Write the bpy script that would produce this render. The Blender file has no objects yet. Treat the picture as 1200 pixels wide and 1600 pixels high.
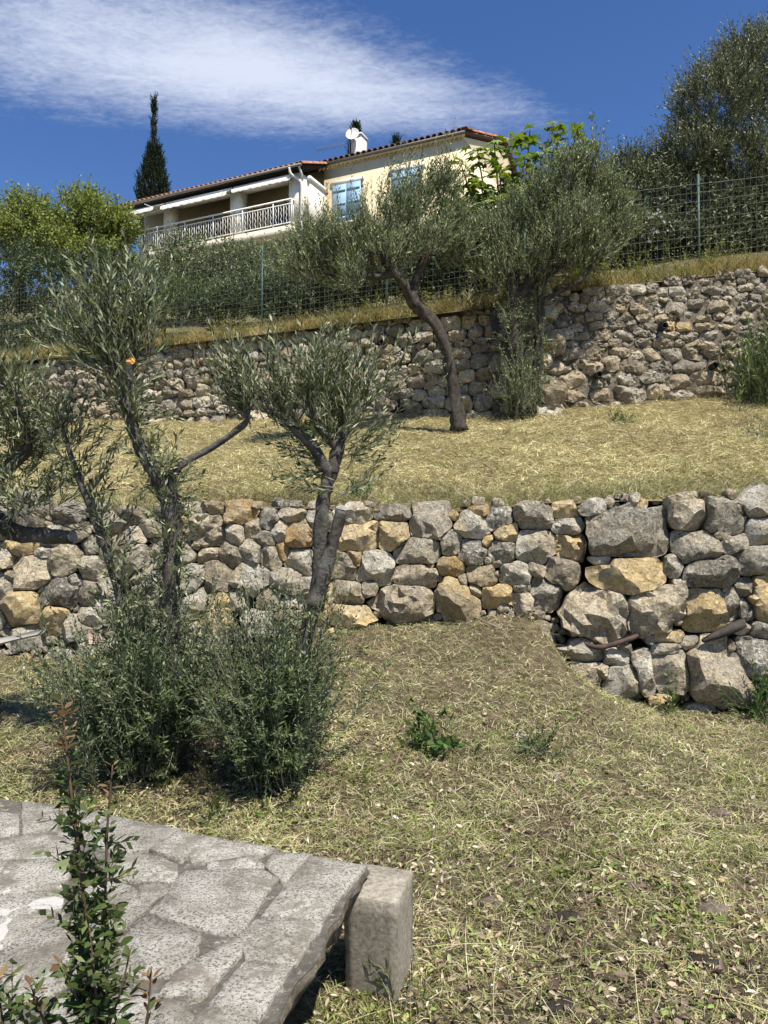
import bpy, math, random
import numpy as np
from mathutils import Vector, Matrix, Euler, noise as mnoise
from mathutils.geometry import delaunay_2d_cdt

R = math.radians
rng = np.random.default_rng(7)
random.seed(7)
scene = bpy.context.scene
C = scene.collection

# ------------------------------------------------------------------ camera
CAMZ = 1.4                      # eye height above the flat ground in front of the bench
FPX = 1200.0                    # focal length in photo pixels (1200 x 1600)
PITCH = math.atan(30 / FPX)
cam = bpy.data.cameras.new('camera')
cam_o = bpy.data.objects.new('camera', cam)
C.objects.link(cam_o)
cam_o.location = (0, 0, CAMZ)
cam_o.rotation_euler = (R(90) + PITCH, 0, 0)
cam.sensor_fit = 'VERTICAL'
cam.sensor_height = 36
cam.sensor_width = 27
cam.lens = 27.0
cam.clip_start = 0.05
cam.clip_end = 2000
scene.camera = cam_o
scene.render.resolution_x = 768
scene.render.resolution_y = 1024

# ------------------------------------------------------------------ world and sun
SUN = Vector((0.25, -0.43, 0.87)).normalized()
SUN_EL = math.asin(SUN.z)
SUN_AZ = math.atan2(SUN.x, SUN.y)          # clockwise from +Y
world = bpy.data.worlds.new('World')
scene.world = world
world.use_nodes = True


def build_world():
    nt = world.node_tree
    N, L = nt.nodes, nt.links
    N.clear()
    out = N.new('ShaderNodeOutputWorld')
    bg = N.new('ShaderNodeBackground')
    bg.inputs['Strength'].default_value = 0.076
    L.new(bg.outputs[0], out.inputs[0])
    sky = N.new('ShaderNodeTexSky')
    sky.sky_type = 'NISHITA'
    sky.sun_disc = False
    sky.sun_elevation = SUN_EL
    sky.sun_rotation = SUN_AZ
    sky.altitude = 300
    sky.air_density = 1.0
    sky.dust_density = 0.35
    sky.ozone_density = 2.2
    hsv = N.new('ShaderNodeHueSaturation')
    hsv.inputs['Hue'].default_value = 0.511
    hsv.inputs['Saturation'].default_value = 1.24
    hsv.inputs['Value'].default_value = 1.22
    L.new(sky.outputs[0], hsv.inputs['Color'])
    # a thin high cloud on a layer at constant height: plane coordinates x/z, y/z
    tc = N.new('ShaderNodeTexCoord')
    sep = N.new('ShaderNodeSeparateXYZ')
    L.new(tc.outputs['Generated'], sep.inputs[0])

    def math_(op, a, b=None, c=None, clamp=False):
        n = N.new('ShaderNodeMath')
        n.operation = op
        n.use_clamp = clamp
        for k, v in enumerate((a, b, c)):
            if v is None:
                continue
            if isinstance(v, (int, float)):
                n.inputs[k].default_value = v
            else:
                L.new(v, n.inputs[k])
        return n.outputs[0]
    zz = math_('MAXIMUM', sep.outputs[2], 0.03)
    u = math_('DIVIDE', sep.outputs[0], zz)
    v = math_('DIVIDE', sep.outputs[1], zz)
    com = N.new('ShaderNodeCombineXYZ')
    L.new(u, com.inputs[0]); L.new(v, com.inputs[1])

    def noise_(scale, detail, rough, src, distortion=0.0, stretch=None, rot=0):
        n = N.new('ShaderNodeTexNoise')
        n.inputs['Scale'].default_value = scale
        n.inputs['Detail'].default_value = detail
        n.inputs['Roughness'].default_value = rough
        n.inputs['Distortion'].default_value = distortion
        m = N.new('ShaderNodeMapping')
        m.inputs['Rotation'].default_value = (0, 0, rot)
        if stretch:
            m.inputs['Scale'].default_value = stretch
        L.new(src, m.inputs[0]); L.new(m.outputs[0], n.inputs['Vector'])
        return n.outputs[0]
    # long axis of the cloud bank
    ca, sa = math.cos(R(16)), math.sin(R(16))
    du = math_('SUBTRACT', u, -0.31)
    dv = math_('SUBTRACT', v, 1.65)
    along = math_('ADD', math_('MULTIPLY', du, ca), math_('MULTIPLY', dv, sa))
    across = math_('SUBTRACT', math_('MULTIPLY', dv, ca), math_('MULTIPLY', du, sa))
    n1 = noise_(2.6, 5, 0.6, com.outputs[0], 0.3)
    n2 = noise_(9.0, 6, 0.62, com.outputs[0], 0.5, (1.0, 2.2, 1), R(-20))
    n3 = noise_(46.0, 3, 0.6, com.outputs[0], 0.6, (1.0, 1.6, 1), R(30))
    # width tapers towards the right tip
    wid = math_('MULTIPLY_ADD', along, -0.15, 0.25)
    wid = math_('MAXIMUM', wid, 0.03)
    a1 = math_('DIVIDE', along, 0.72)
    a2 = math_('DIVIDE', across, wid)
    r = math_('SQRT', math_('ADD', math_('MULTIPLY', a1, a1), math_('MULTIPLY', a2, a2)))
    f = math_('SUBTRACT', 1.22, r)
    f = math_('ADD', f, math_('MULTIPLY', math_('SUBTRACT', n1, 0.5), 0.55))
    f = math_('ADD', f, math_('MULTIPLY', math_('SUBTRACT', n2, 0.5), 0.6))
    f = math_('ADD', f, math_('MULTIPLY', math_('SUBTRACT', n3, 0.5), 0.42))
    dens = N.new('ShaderNodeMapRange')
    dens.interpolation_type = 'SMOOTHSTEP'
    dens.inputs['From Min'].default_value = -0.05
    dens.inputs['From Max'].default_value = 1.15
    L.new(f, dens.inputs['Value'])
    dd = math_('MULTIPLY', dens.outputs[0], 0.74, clamp=True)
    mix = N.new('ShaderNodeMixRGB')
    mix.inputs[2].default_value = (8.3, 8.8, 10.0, 1)
    L.new(dd, mix.inputs[0])
    L.new(hsv.outputs[0], mix.inputs[1])
    L.new(mix.outputs[0], bg.inputs[0])


build_world()
sun = bpy.data.lights.new('sun', 'SUN')
sun.energy = 5.0
sun.angle = R(0.53)
sun.color = (1.0, 0.94, 0.83)
sun_o = bpy.data.objects.new('sun', sun)
C.objects.link(sun_o)
sun_o.rotation_euler = SUN.to_track_quat('Z', 'Y').to_euler()
sun_o.location = SUN * 60

scene.view_settings.view_transform = 'Standard'
scene.view_settings.look = 'None'
scene.view_settings.gamma = 1
scene.view_settings.use_curve_mapping = False
scene.view_settings.exposure = 0.6
scene.render.engine = 'CYCLES'
scene.cycles.max_bounces = 6
scene.cycles.diffuse_bounces = 4


# ------------------------------------------------------------------ helpers
def P(px, py, d):
    """photo pixel at horizontal distance d -> world point"""
    u, v = (px - 600) / FPX, (800 - py) / FPX
    c, s = math.cos(PITCH), math.sin(PITCH)
    k = d / (c - v * s)
    return np.array((u * k, d, CAMZ + (s + v * c) * k))


def tag(o, label=None, cat=None, group=None, kind=None):
    if label: o['label'] = label
    if cat: o['category'] = cat
    if group: o['group'] = group
    if kind: o['kind'] = kind
    return o


def empty(name, loc=(0, 0, 0), rz=0.0, label=None, cat=None, group=None):
    o = bpy.data.objects.new(name, None)
    C.objects.link(o)
    o.location = loc
    o.rotation_euler = (0, 0, rz)
    o.empty_display_size = 0.1
    return tag(o, label, cat, group)


def mesh_np(name, V, F, mat=None, parent=None, smooth=False, loc=None, kind=None, sharp=0.0):
    """V (n,3); F: array (m,k) or list of arrays with different k"""
    me = bpy.data.meshes.new(name)
    V = np.asarray(V, dtype=np.float32).reshape(-1, 3)
    if isinstance(F, np.ndarray):
        F = [F]
    F = [np.asarray(f, dtype=np.int32) for f in F if len(f)]
    me.vertices.add(len(V))
    me.vertices.foreach_set('co', V.ravel())
    tot = sum(f.size for f in F)
    npol = sum(len(f) for f in F)
    me.loops.add(tot)
    me.loops.foreach_set('vertex_index', np.concatenate([f.ravel() for f in F]))
    me.polygons.add(npol)
    ks = np.concatenate([np.full(len(f), f.shape[1], dtype=np.int32) for f in F])
    st = np.concatenate(([0], np.cumsum(ks)[:-1])).astype(np.int32)
    me.polygons.foreach_set('loop_start', st)
    if smooth:
        me.polygons.foreach_set('use_smooth', np.ones(npol, dtype=bool))
    me.update(calc_edges=True)
    if mat: me.materials.append(mat)
    if sharp: me.set_sharp_from_angle(angle=sharp)
    o = bpy.data.objects.new(name, me)
    C.objects.link(o)
    if loc is not None: o.location = loc
    if parent: o.parent = parent
    if kind: o['kind'] = kind
    return o


class MB:
    """collects boxes, tubes and loose faces; build() links them as one mesh"""
    def __init__(s):
        s.v, s.q, s.t, s.n = [], [], [], 0

    def add(s, V, F):
        V = np.asarray(V, float).reshape(-1, 3)
        F = np.asarray(F, int)
        if len(F):
            (s.q if F.shape[1] == 4 else s.t).append(F + s.n)
        s.v.append(V)
        s.n += len(V)
        return s

    def box(s, a, b, taper=0.0):
        x0, y0, z0 = a
        x1, y1, z1 = b
        V = [(x0, y0, z0), (x1, y0, z0), (x1, y1, z0), (x0, y1, z0),
             (x0, y0, z1), (x1, y0, z1), (x1, y1, z1), (x0, y1, z1)]
        return s.add(V, [(0, 3, 2, 1), (4, 5, 6, 7), (0, 1, 5, 4), (1, 2, 6, 5), (2, 3, 7, 6), (3, 0, 4, 7)])

    def tube(s, pts, rad, n=8, caps=True, wob=0.0, seed=0):
        pts = np.asarray(pts, float)
        m = len(pts)
        rad = np.broadcast_to(np.asarray(rad, float), (m,))
        T = np.gradient(pts, axis=0)
        T /= np.linalg.norm(T, axis=1)[:, None] + 1e-9
        ref = np.array((0.31, 0.17, 0.93)) if abs(T[0] @ np.array((0.31, 0.17, 0.93))) < 0.9 else np.array((1.0, 0, 0))
        V = []
        r2 = np.random.default_rng(seed + 5)
        ph = r2.uniform(0, 6.28, 4)
        for k in range(m):
            a = np.cross(T[k], ref); a /= np.linalg.norm(a) + 1e-9
            b = np.cross(T[k], a)
            ref = -np.cross(T[k], b) * 0 + ref
            for j in range(n):
                t = 2 * math.pi * j / n
                w = 1.0
                if wob:
                    w += wob * (math.sin(3 * t + ph[0] + k * .35) * .5 + math.sin(5 * t + ph[1] - k * .5) * .35 + r2.uniform(-.35, .35) + .9 * mnoise.noise(Vector((math.cos(t) * .9 + ph[2], math.sin(t) * .9, k * .33 + ph[3]))))
                V.append(pts[k] + rad[k] * w * (a * math.cos(t) + b * math.sin(t)))
        F = [(k * n + j, k * n + (j + 1) % n, (k + 1) * n + (j + 1) % n, (k + 1) * n + j) for k in range(m - 1) for j in range(n)]
        if caps:
            V.append(pts[0]); V.append(pts[-1])
            i0, i1 = m * n, m * n + 1
            tri = [(i0, (j + 1) % n, j) for j in range(n)] + [(i1, (m - 1) * n + j, (m - 1) * n + (j + 1) % n) for j in range(n)]
            s.add(V, F)
            s.t.append(np.array(tri) + s.n - len(V))
        else:
            s.add(V, F)
        return s

    def build(s, name, mat, parent=None, smooth=False, loc=None, kind=None):
        F = []
        if s.q: F.append(np.concatenate(s.q))
        if s.t: F.append(np.concatenate(s.t))
        return mesh_np(name, np.concatenate(s.v), F, mat, parent, smooth, loc, kind)


def spline(pts, rad, sub=6):
    """Catmull-Rom through points with radii"""
    p = np.asarray(pts, float)
    r = np.asarray(rad, float)
    pp = np.vstack([2 * p[0] - p[1], p, 2 * p[-1] - p[-2]])
    out, ro = [], []
    for i in range(len(p) - 1):
        a, b, c, d = pp[i:i + 4]
        for k in range(sub):
            t = k / sub
            out.append(.5 * ((2 * b) + (c - a) * t + (2 * a - 5 * b + 4 * c - d) * t * t + (3 * b - a - 3 * c + d) * t ** 3))
            ro.append(r[i] * (1 - t) + r[i + 1] * t)
    out.append(p[-1]); ro.append(r[-1])
    return np.array(out), np.array(ro)


# ------------------------------------------------------------------ materials
def new_mat(name):
    m = bpy.data.materials.new(name)
    m.use_nodes = True
    nt = m.node_tree
    b = nt.nodes['Principled BSDF']
    b.inputs['Roughness'].default_value = 0.85
    b.inputs['Specular IOR Level'].default_value = 0.2
    return m, nt, nt.nodes, nt.links, b


def ramp(N, L, src, stops, interp='LINEAR'):
    r = N.new('ShaderNodeValToRGB')
    r.color_ramp.interpolation = interp
    e = r.color_ramp.elements
    while len(e) < len(stops):
        e.new(0.5)
    for k, (p, c) in enumerate(stops):
        e[k].position = p
        e[k].color = (*c, 1) if len(c) == 3 else c
    L.new(src, r.inputs[0])
    return r.outputs[0]


def tex_noise(N, L, vec, scale, detail=4, rough=0.6, dist=0.0):
    n = N.new('ShaderNodeTexNoise')
    n.inputs['Scale'].default_value = scale
    n.inputs['Detail'].default_value = detail
    n.inputs['Roughness'].default_value = rough
    n.inputs['Distortion'].default_value = dist
    if vec is not None: L.new(vec, n.inputs['Vector'])
    return n.outputs[0]


def mixc(N, L, fac, a, b, mode='MIX'):
    m = N.new('ShaderNodeMixRGB')
    m.blend_type = mode
    for k, v in enumerate((fac, a, b)):
        if isinstance(v, (int, float)):
            m.inputs[k].default_value = v
        elif isinstance(v, tuple):
            m.inputs[k].default_value = (*v, 1)
        else:
            L.new(v, m.inputs[k])
    return m.outputs[0]


def bump(N, L, h, b, strength, dist):
    bp = N.new('ShaderNodeBump')
    bp.inputs['Strength'].default_value = strength
    bp.inputs['Distance'].default_value = dist
    L.new(h, bp.inputs['Height'])
    L.new(bp.outputs[0], b.inputs['Normal'])


def obj_vec(N, L, spread=40.0):
    """object coordinates shifted by a per-object random amount"""
    tc = N.new('ShaderNodeTexCoord')
    oi = N.new('ShaderNodeObjectInfo')
    mu = N.new('ShaderNodeMath'); mu.operation = 'MULTIPLY'; mu.inputs[1].default_value = spread
    L.new(oi.outputs['Random'], mu.inputs[0])
    ad = N.new('ShaderNodeVectorMath'); ad.operation = 'ADD'
    L.new(tc.outputs['Object'], ad.inputs[0]); L.new(mu.outputs[0], ad.inputs[1])
    return ad.outputs[0], oi.outputs['Random']


def hsv(N, L, col, h=None, s=None, v=None):
    n = N.new('ShaderNodeHueSaturation')
    for k, x in (('Hue', h), ('Saturation', s), ('Value', v)):
        if x is None: continue
        if isinstance(x, (int, float)): n.inputs[k].default_value = x
        else: L.new(x, n.inputs[k])
    L.new(col, n.inputs['Color'])
    return n.outputs[0]


def remap(N, L, src, a, b, lo=0.0, hi=1.0):
    n = N.new('ShaderNodeMapRange')
    n.inputs['From Min'].default_value = lo
    n.inputs['From Max'].default_value = hi
    n.inputs['To Min'].default_value = a
    n.inputs['To Max'].default_value = b
    L.new(src, n.inputs['Value'])
    return n.outputs[0]


def stone_mat(name, c0, c1, c2, lichen=0.3, pit=0.4, warm=None, vary=(0.8, 1.35)):
    m, nt, N, L, b = new_mat(name)
    vec, rnd = obj_vec(N, L)
    n1 = tex_noise(N, L, vec, 11, 6, 0.66, 0.5)
    col = ramp(N, L, n1, [(0.3, c0), (0.5, c1), (0.7, c2)])
    if warm:
        n4 = tex_noise(N, L, vec, 3.2, 3, 0.5)
        col = mixc(N, L, ramp(N, L, n4, [(0.48, (0, 0, 0)), (0.62, (1, 1, 1))]), col, warm)
    # pale lichen and dark specks
    n2 = tex_noise(N, L, vec, 34, 4, 0.7)
    lk = ramp(N, L, n2, [(0.52, (0, 0, 0)), (0.60, (lichen,) * 3)])
    col = mixc(N, L, lk, col, (0.66, 0.62, 0.53))
    n3 = tex_noise(N, L, vec, 55, 5, 0.75)
    dk = ramp(N, L, n3, [(0.38, (pit,) * 3), (0.47, (0, 0, 0))])
    col = mixc(N, L, dk, col, (0.055, 0.05, 0.042))
    col = hsv(N, L, col, v=remap(N, L, rnd, *vary))
    L.new(col, b.inputs['Base Color'])
    b.inputs['Roughness'].default_value = 0.92
    h1 = tex_noise(N, L, vec, 20, 8, 0.72, 0.4)
    vo = N.new('ShaderNodeTexVoronoi'); vo.inputs['Scale'].default_value = 11
    wv = N.new('ShaderNodeVectorMath'); wv.operation = 'ADD'
    L.new(vec, wv.inputs[0])
    wn = N.new('ShaderNodeTexNoise'); wn.inputs['Scale'].default_value = 6
    L.new(vec, wn.inputs['Vector'])
    ws = N.new('ShaderNodeVectorMath'); ws.operation = 'SCALE'; ws.inputs['Scale'].default_value = .12
    L.new(wn.outputs['Color'], ws.inputs[0]); L.new(ws.outputs[0], wv.inputs[1])
    L.new(wv.outputs[0], vo.inputs['Vector'])
    ma = N.new('ShaderNodeMath'); ma.operation = 'MULTIPLY_ADD'; ma.inputs[1].default_value = .55
    L.new(vo.outputs['Distance'], ma.inputs[0]); L.new(h1, ma.inputs[2])
    bump(N, L, ma.outputs[0], b, 1.0, 0.055)
    return m


M = {}
M['st_grey'] = stone_mat('limestone_grey', (.155, .138, .102), (.33, .30, .235), (.55, .51, .42), 0.6, 0.85, warm=(.40, .345, .25))
M['st_white'] = stone_mat('limestone_pale', (.30, .27, .205), (.54, .50, .41), (.74, .70, .60), 0.6, 0.75, warm=(.52, .44, .30), vary=(.85, 1.12))
M['st_dark'] = stone_mat('limestone_dark', (.09, .08, .062), (.21, .195, .155), (.40, .375, .32), 0.85, 0.8)
M['st_yellow'] = stone_mat('limestone_ochre', (.39, .275, .12), (.62, .465, .225), (.80, .655, .385), 0.4, 0.6, warm=(.46, .37, .23), vary=(.8, 1.15))
M['st_orange'] = stone_mat('limestone_rust', (.36, .225, .095), (.55, .365, .16), (.66, .50, .27), 0.3, 0.6, warm=(.50, .40, .24), vary=(.8, 1.15))
M['st_brown'] = stone_mat('limestone_tan', (.21, .165, .10), (.41, .34, .23), (.60, .52, .385), 0.5, 0.75, warm=(.36, .315, .24))
M['st_up_a'] = stone_mat('wall_stone_grey', (.16, .138, .105), (.34, .30, .235), (.54, .49, .40), 0.45, 0.75, warm=(.27, .23, .175), vary=(.7, 1.25))
M['st_up_b'] = stone_mat('wall_stone_tan', (.19, .15, .095), (.38, .305, .20), (.56, .47, .335), 0.4, 0.75, warm=(.30, .25, .18), vary=(.7, 1.25))


def rough_mat(name, stops, scale=3, detail=6, bscale=20, bstr=0.6, bdist=0.03, rough=0.95, world=False, extra=None):
    m, nt, N, L, b = new_mat(name)
    tc = N.new('ShaderNodeTexCoord')
    vec = tc.outputs['Object']
    col = ramp(N, L, tex_noise(N, L, vec, scale, detail, 0.65, 0.3), stops)
    if extra:
        f = ramp(N, L, tex_noise(N, L, vec, extra[0], 4, 0.6), [(extra[1], (0, 0, 0)), (extra[2], (1, 1, 1))])
        col = mixc(N, L, f, col, extra[3])
    L.new(col, b.inputs['Base Color'])
    b.inputs['Roughness'].default_value = rough
    bump(N, L, tex_noise(N, L, vec, bscale, 6, 0.7), b, bstr, bdist)
    return m


M['soil'] = rough_mat('dry_soil_and_thatch', [(.25, (.045, .034, .021)), (.45, (.105, .082, .05)), (.6, (.19, .15, .095)), (.78, (.32, .265, .175))],
                      14, 8, 60, 0.8, 0.03)
M['thatch'] = rough_mat('dry_mown_grass_soil', [(.25, (.12, .09, .042)), (.5, (.24, .195, .09)), (.75, (.36, .305, .15))],
                        8, 8, 50, 0.8, 0.04)
M['hillside'] = rough_mat('hillside_scrub_soil', [(.3, (.07, .075, .03)), (.55, (.16, .14, .07)), (.75, (.26, .22, .12))], 1.5, 8, 9, 0.8, 0.1)
M['core'] = rough_mat('wall_core_earth', [(.3, (.03, .025, .02)), (.6, (.075, .062, .045)), (.8, (.12, .10, .075))], 9, 5, 25, 0.8, 0.03)
M['mortar'] = rough_mat('old_wall_mortar', [(.3, (.07, .058, .042)), (.55, (.17, .145, .11)), (.8, (.30, .265, .21))], 14, 8, 30, 1.0, 0.06)
M['bark'] = rough_mat('olive_bark', [(.3, (.035, .03, .026)), (.5, (.10, .09, .078)), (.72, (.21, .195, .175))], 14, 6, 40, 1.0, 0.02, extra=(5, .55, .7, (.16, .165, .14)))
M['bark_dark'] = rough_mat('dark_bark', [(.3, (.025, .021, .017)), (.55, (.07, .06, .05)), (.8, (.14, .125, .105))], 14, 6, 40, 1.0, 0.02)
M['twig'] = rough_mat('olive_twig', [(.3, (.13, .13, .10)), (.7, (.27, .26, .2))], 20, 3, 60, 0.3, 0.01)
M['concrete'] = rough_mat('weathered_concrete', [(.3, (.20, .17, .13)), (.5, (.36, .32, .255)), (.72, (.54, .50, .42))], 70, 9, 330, 0.9, 0.006,
                          extra=(60, .60, .68, (.5, .48, .43)))
M['cut_wood'] = rough_mat('fresh_cut_wood', [(.42, (.45, .16, .03)), (.55, (.62, .33, .08)), (.68, (.75, .62, .42))], 25, 3, 80, 0.3, 0.005)
M['cut_grey'] = rough_mat('weathered_cut_wood', [(.3, (.17, .16, .15)), (.7, (.36, .34, .31))], 25, 3, 80, 0.4, 0.005)


def leaf_mat(name, top, under, trans=0.3, hue=0.03, val=(0.7, 1.3), rough=0.5, spec=0.3, obj_random=False):
    m, nt, N, L, b = new_mat(name)
    g = N.new('ShaderNodeNewGeometry')
    rnd = g.outputs['Random Per Island']
    if obj_random:
        oi = N.new('ShaderNodeObjectInfo'); rnd = oi.outputs['Random']
    col = mixc(N, L, g.outputs['Backfacing'], top, under)
    wn = N.new('ShaderNodeTexWhiteNoise'); wn.noise_dimensions = '1D'
    L.new(rnd, wn.inputs['W'])
    col = hsv(N, L, col, h=remap(N, L, wn.outputs[0], 0.5 - hue, 0.5 + hue), v=remap(N, L, rnd, *val))
    L.new(col, b.inputs['Base Color'])
    b.inputs['Roughness'].default_value = rough
    b.inputs['Specular IOR Level'].default_value = spec
    tr = N.new('ShaderNodeBsdfTranslucent')
    L.new(hsv(N, L, col, s=1.15, v=1.2), tr.inputs['Color'])
    ms = N.new('ShaderNodeMixShader'); ms.inputs[0].default_value = trans
    L.new(b.outputs[0], ms.inputs[1]); L.new(tr.outputs[0], ms.inputs[2])
    L.new(ms.outputs[0], N['Material Output'].inputs[0])
    return m


M['olive'] = leaf_mat('olive_leaves', (.082, .105, .034), (.29, .315, .19), 0.16, 0.018, (.6, 1.4), 0.5, 0.3)
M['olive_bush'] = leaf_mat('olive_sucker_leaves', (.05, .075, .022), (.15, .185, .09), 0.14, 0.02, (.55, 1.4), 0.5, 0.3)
M['olive_far'] = leaf_mat('olive_leaves_far', (.085, .115, .036), (.27, .305, .165), 0.16, 0.02, (.5, 1.5), 0.5, 0.3)
M['olive_big'] = leaf_mat('big_olive_leaves', (.062, .08, .026), (.19, .21, .115), 0.14, 0.02, (.5, 1.5), 0.5, 0.3)
M['green_tree'] = leaf_mat('bright_green_leaves', (.185, .225, .045), (.25, .29, .09), 0.3, 0.025, (.55, 1.4), 0.5, 0.25)
M['dark_shrub'] = leaf_mat('dark_shrub_leaves', (.045, .066, .022), (.095, .125, .055), 0.15, 0.02, (.5, 1.5), 0.5, 0.25)
M['mid_shrub'] = leaf_mat('mid_shrub_leaves', (.07, .10, .024), (.13, .17, .06), 0.25, 0.03, (.5, 1.5), 0.5, 0.25)
M['cypress'] = leaf_mat('cypress_scales', (.018, .032, .012), (.028, .045, .018), 0.08, 0.02, (.4, 1.5), 0.7, 0.15)
M['fig'] = leaf_mat('fig_leaves', (.15, .21, .035), (.24, .30, .09), 0.38, 0.02, (.65, 1.25), 0.5, 0.25, obj_random=True)
M['sprig'] = leaf_mat('shrub_leaf_glossy', (.066, .098, .028), (.15, .18, .075), 0.25, 0.025, (.5, 1.5), 0.5, 0.3, obj_random=True)
M['sprig_red'] = leaf_mat('young_reddish_leaf', (.21, .15, .07), (.30, .20, .11), 0.3, 0.03, (.7, 1.2), 0.45, 0.3, obj_random=True)
M['weed'] = leaf_mat('weed_leaf', (.05, .095, .02), (.10, .15, .045), 0.25, 0.03, (.6, 1.4), 0.5, 0.25)
M['weed_low'] = leaf_mat('low_weed_leaf', (.12, .17, .035), (.2, .25, .07), 0.25, 0.03, (.5, 1.4), 0.5, 0.25)
M['flower'] = leaf_mat('white_petal', (.6, .55, .5), (.6, .55, .5), 0.3, 0.01, (.8, 1.1))


def straw_mat(name, stops, rough=0.7, drift=.22):
    m, nt, N, L, b = new_mat(name)
    g = N.new('ShaderNodeNewGeometry')
    tc = N.new('ShaderNodeTexCoord')
    nz = tex_noise(N, L, tc.outputs['Object'], 2.3, 5, .65, .5)
    dr = N.new('ShaderNodeMath'); dr.operation = 'MULTIPLY_ADD'; dr.inputs[1].default_value = drift
    L.new(remap(N, L, nz, -1, 1, .25, .75), dr.inputs[0]); L.new(g.outputs['Random Per Island'], dr.inputs[2])
    col = ramp(N, L, dr.outputs[0], stops)
    col = hsv(N, L, col, v=remap(N, L, tex_noise(N, L, tc.outputs['Object'], 6.0, 4, .6), .70, 1.25, .3, .7))
    col = hsv(N, L, col, v=remap(N, L, tex_noise(N, L, tc.outputs['Object'], 1.1, 4, .6), .72, 1.2, .3, .7))
    L.new(col, b.inputs['Base Color'])
    b.inputs['Roughness'].default_value = rough
    tr = N.new('ShaderNodeBsdfTranslucent')
    L.new(col, tr.inputs['Color'])
    ms = N.new('ShaderNodeMixShader'); ms.inputs[0].default_value = 0.2
    L.new(b.outputs[0], ms.inputs[1]); L.new(tr.outputs[0], ms.inputs[2])
    L.new(ms.outputs[0], N['Material Output'].inputs[0])
    return m


M['clip'] = straw_mat('grass_clippings', [(0, (.12, .088, .05)), (.16, (.26, .20, .12)), (.34, (.46, .39, .235)), (.50, (.70, .63, .44)), (.60, (.46, .45, .21)), (.74, (.30, .34, .105)), (1, (.16, .22, .05))])
M['dry'] = straw_mat('dry_grass', [(0, (.28, .21, .11)), (.25, (.46, .39, .20)), (.55, (.63, .565, .32)), (.78, (.76, .70, .45)), (.88, (.45, .45, .19)), (1, (.29, .34, .11))])
M['litter'] = straw_mat('leaf_litter', [(0, (.07, .05, .035)), (.16, (.20, .14, .09)), (.36, (.44, .35, .23)), (.55, (.66, .58, .43)), (.66, (.46, .32, .20)), (.76, (.40, .42, .16)), (.92, (.24, .33, .08)), (1, (.72, .68, .6))])
M['bark_bits'] = straw_mat('bark_mulch', [(0, (.035, .026, .018)), (.4, (.09, .065, .045)), (.7, (.17, .125, .09)), (1, (.28, .22, .16))])
M['weeds_dry'] = straw_mat('dry_wall_weeds', [(0, (.30, .22, .10)), (.4, (.47, .37, .17)), (.7, (.55, .47, .24)), (.85, (.33, .32, .07)), (1, (.2, .23, .06))])

# ------------------------------------------------------------------ terrain
class TPS:
    def __init__(s, pts):
        p = np.asarray(pts, float)
        s.p = p[:, :2]
        n = len(p)
        K = s.k(np.linalg.norm(s.p[:, None] - s.p[None], axis=2))
        A = np.zeros((n + 3, n + 3))
        A[:n, :n] = K + np.eye(n) * 1e-3
        A[:n, n] = 1; A[:n, n + 1:] = s.p
        A[n:, :n] = A[:n, n:].T
        s.w = np.linalg.solve(A, np.concatenate([p[:, 2], np.zeros(3)]))

    def k(s, r):
        return np.where(r > 1e-9, r * r * np.log(r + 1e-12), 0.0)

    def __call__(s, x, y):
        x = np.asarray(x, float); y = np.asarray(y, float)
        q = np.stack([x.ravel(), y.ravel()], 1)
        out = np.empty(len(q))
        n = len(s.p)
        for i in range(0, len(q), 20000):
            a = q[i:i + 20000]
            out[i:i + 20000] = s.k(np.linalg.norm(a[:, None] - s.p[None], axis=2)) @ s.w[:n] + s.w[n] + a @ s.w[n + 1:]
        return out.reshape(x.shape)


def wnoise(x, y, f, seed=0.0):
    x = np.asarray(x, float); y = np.asarray(y, float)
    return (np.sin(x * f + seed) * np.cos(y * f * 1.13 + seed * 2.1) + .5 * np.sin(x * f * 2.17 + y * f * 1.7 + seed * 3.3)
            + .35 * np.sin(-x * f * 3.9 + y * f * 3.1 + seed)) / 1.85


# lower wall line (face at the ground): depth falls slightly from left to right
def lowY(x): return 6.62 - 0.085 * np.asarray(x, float)
def upY(x):
    x = np.asarray(x, float)
    return np.where(x < 2.0, 12.35 - 0.467 * (x - 2.0), 12.45 - 0.03 * (x - 2.0))


fore_pts = [(-8, -8, 0), (8, -8, 0), (0, -6, 0), (-4, 0, 0), (4, 0, 0), (0, 0, 0), (-3, 1.5, 0), (3, 1.5, 0), (0, 1.6, 0.02), (-1.5, 2.6, .05), (1.2, 2.4, .02), (2.4, 3.5, .0)]
for px, py, d in [(1100, 1108, 6.3), (1195, 1120, 6.2), (1400, 1120, 6.1), (895, 1050, 6.42), (850, 985, 6.45), (700, 975, 6.55), (560, 980, 6.65),
                  (420, 1003, 6.8), (200, 1014, 6.95), (0, 1022, 7.05), (-300, 1020, 7.3), (250, 1215, 3.95), (430, 1232, 3.8), (700, 1140, 4.6)]:
    fore_pts.append(tuple(P(px, py, d)))
tps1 = TPS(fore_pts)
def G1(x, y): return tps1(x, y) + .018 * wnoise(x, y, 4.1, 1) + .008 * wnoise(x, y, 13, 2)


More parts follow.
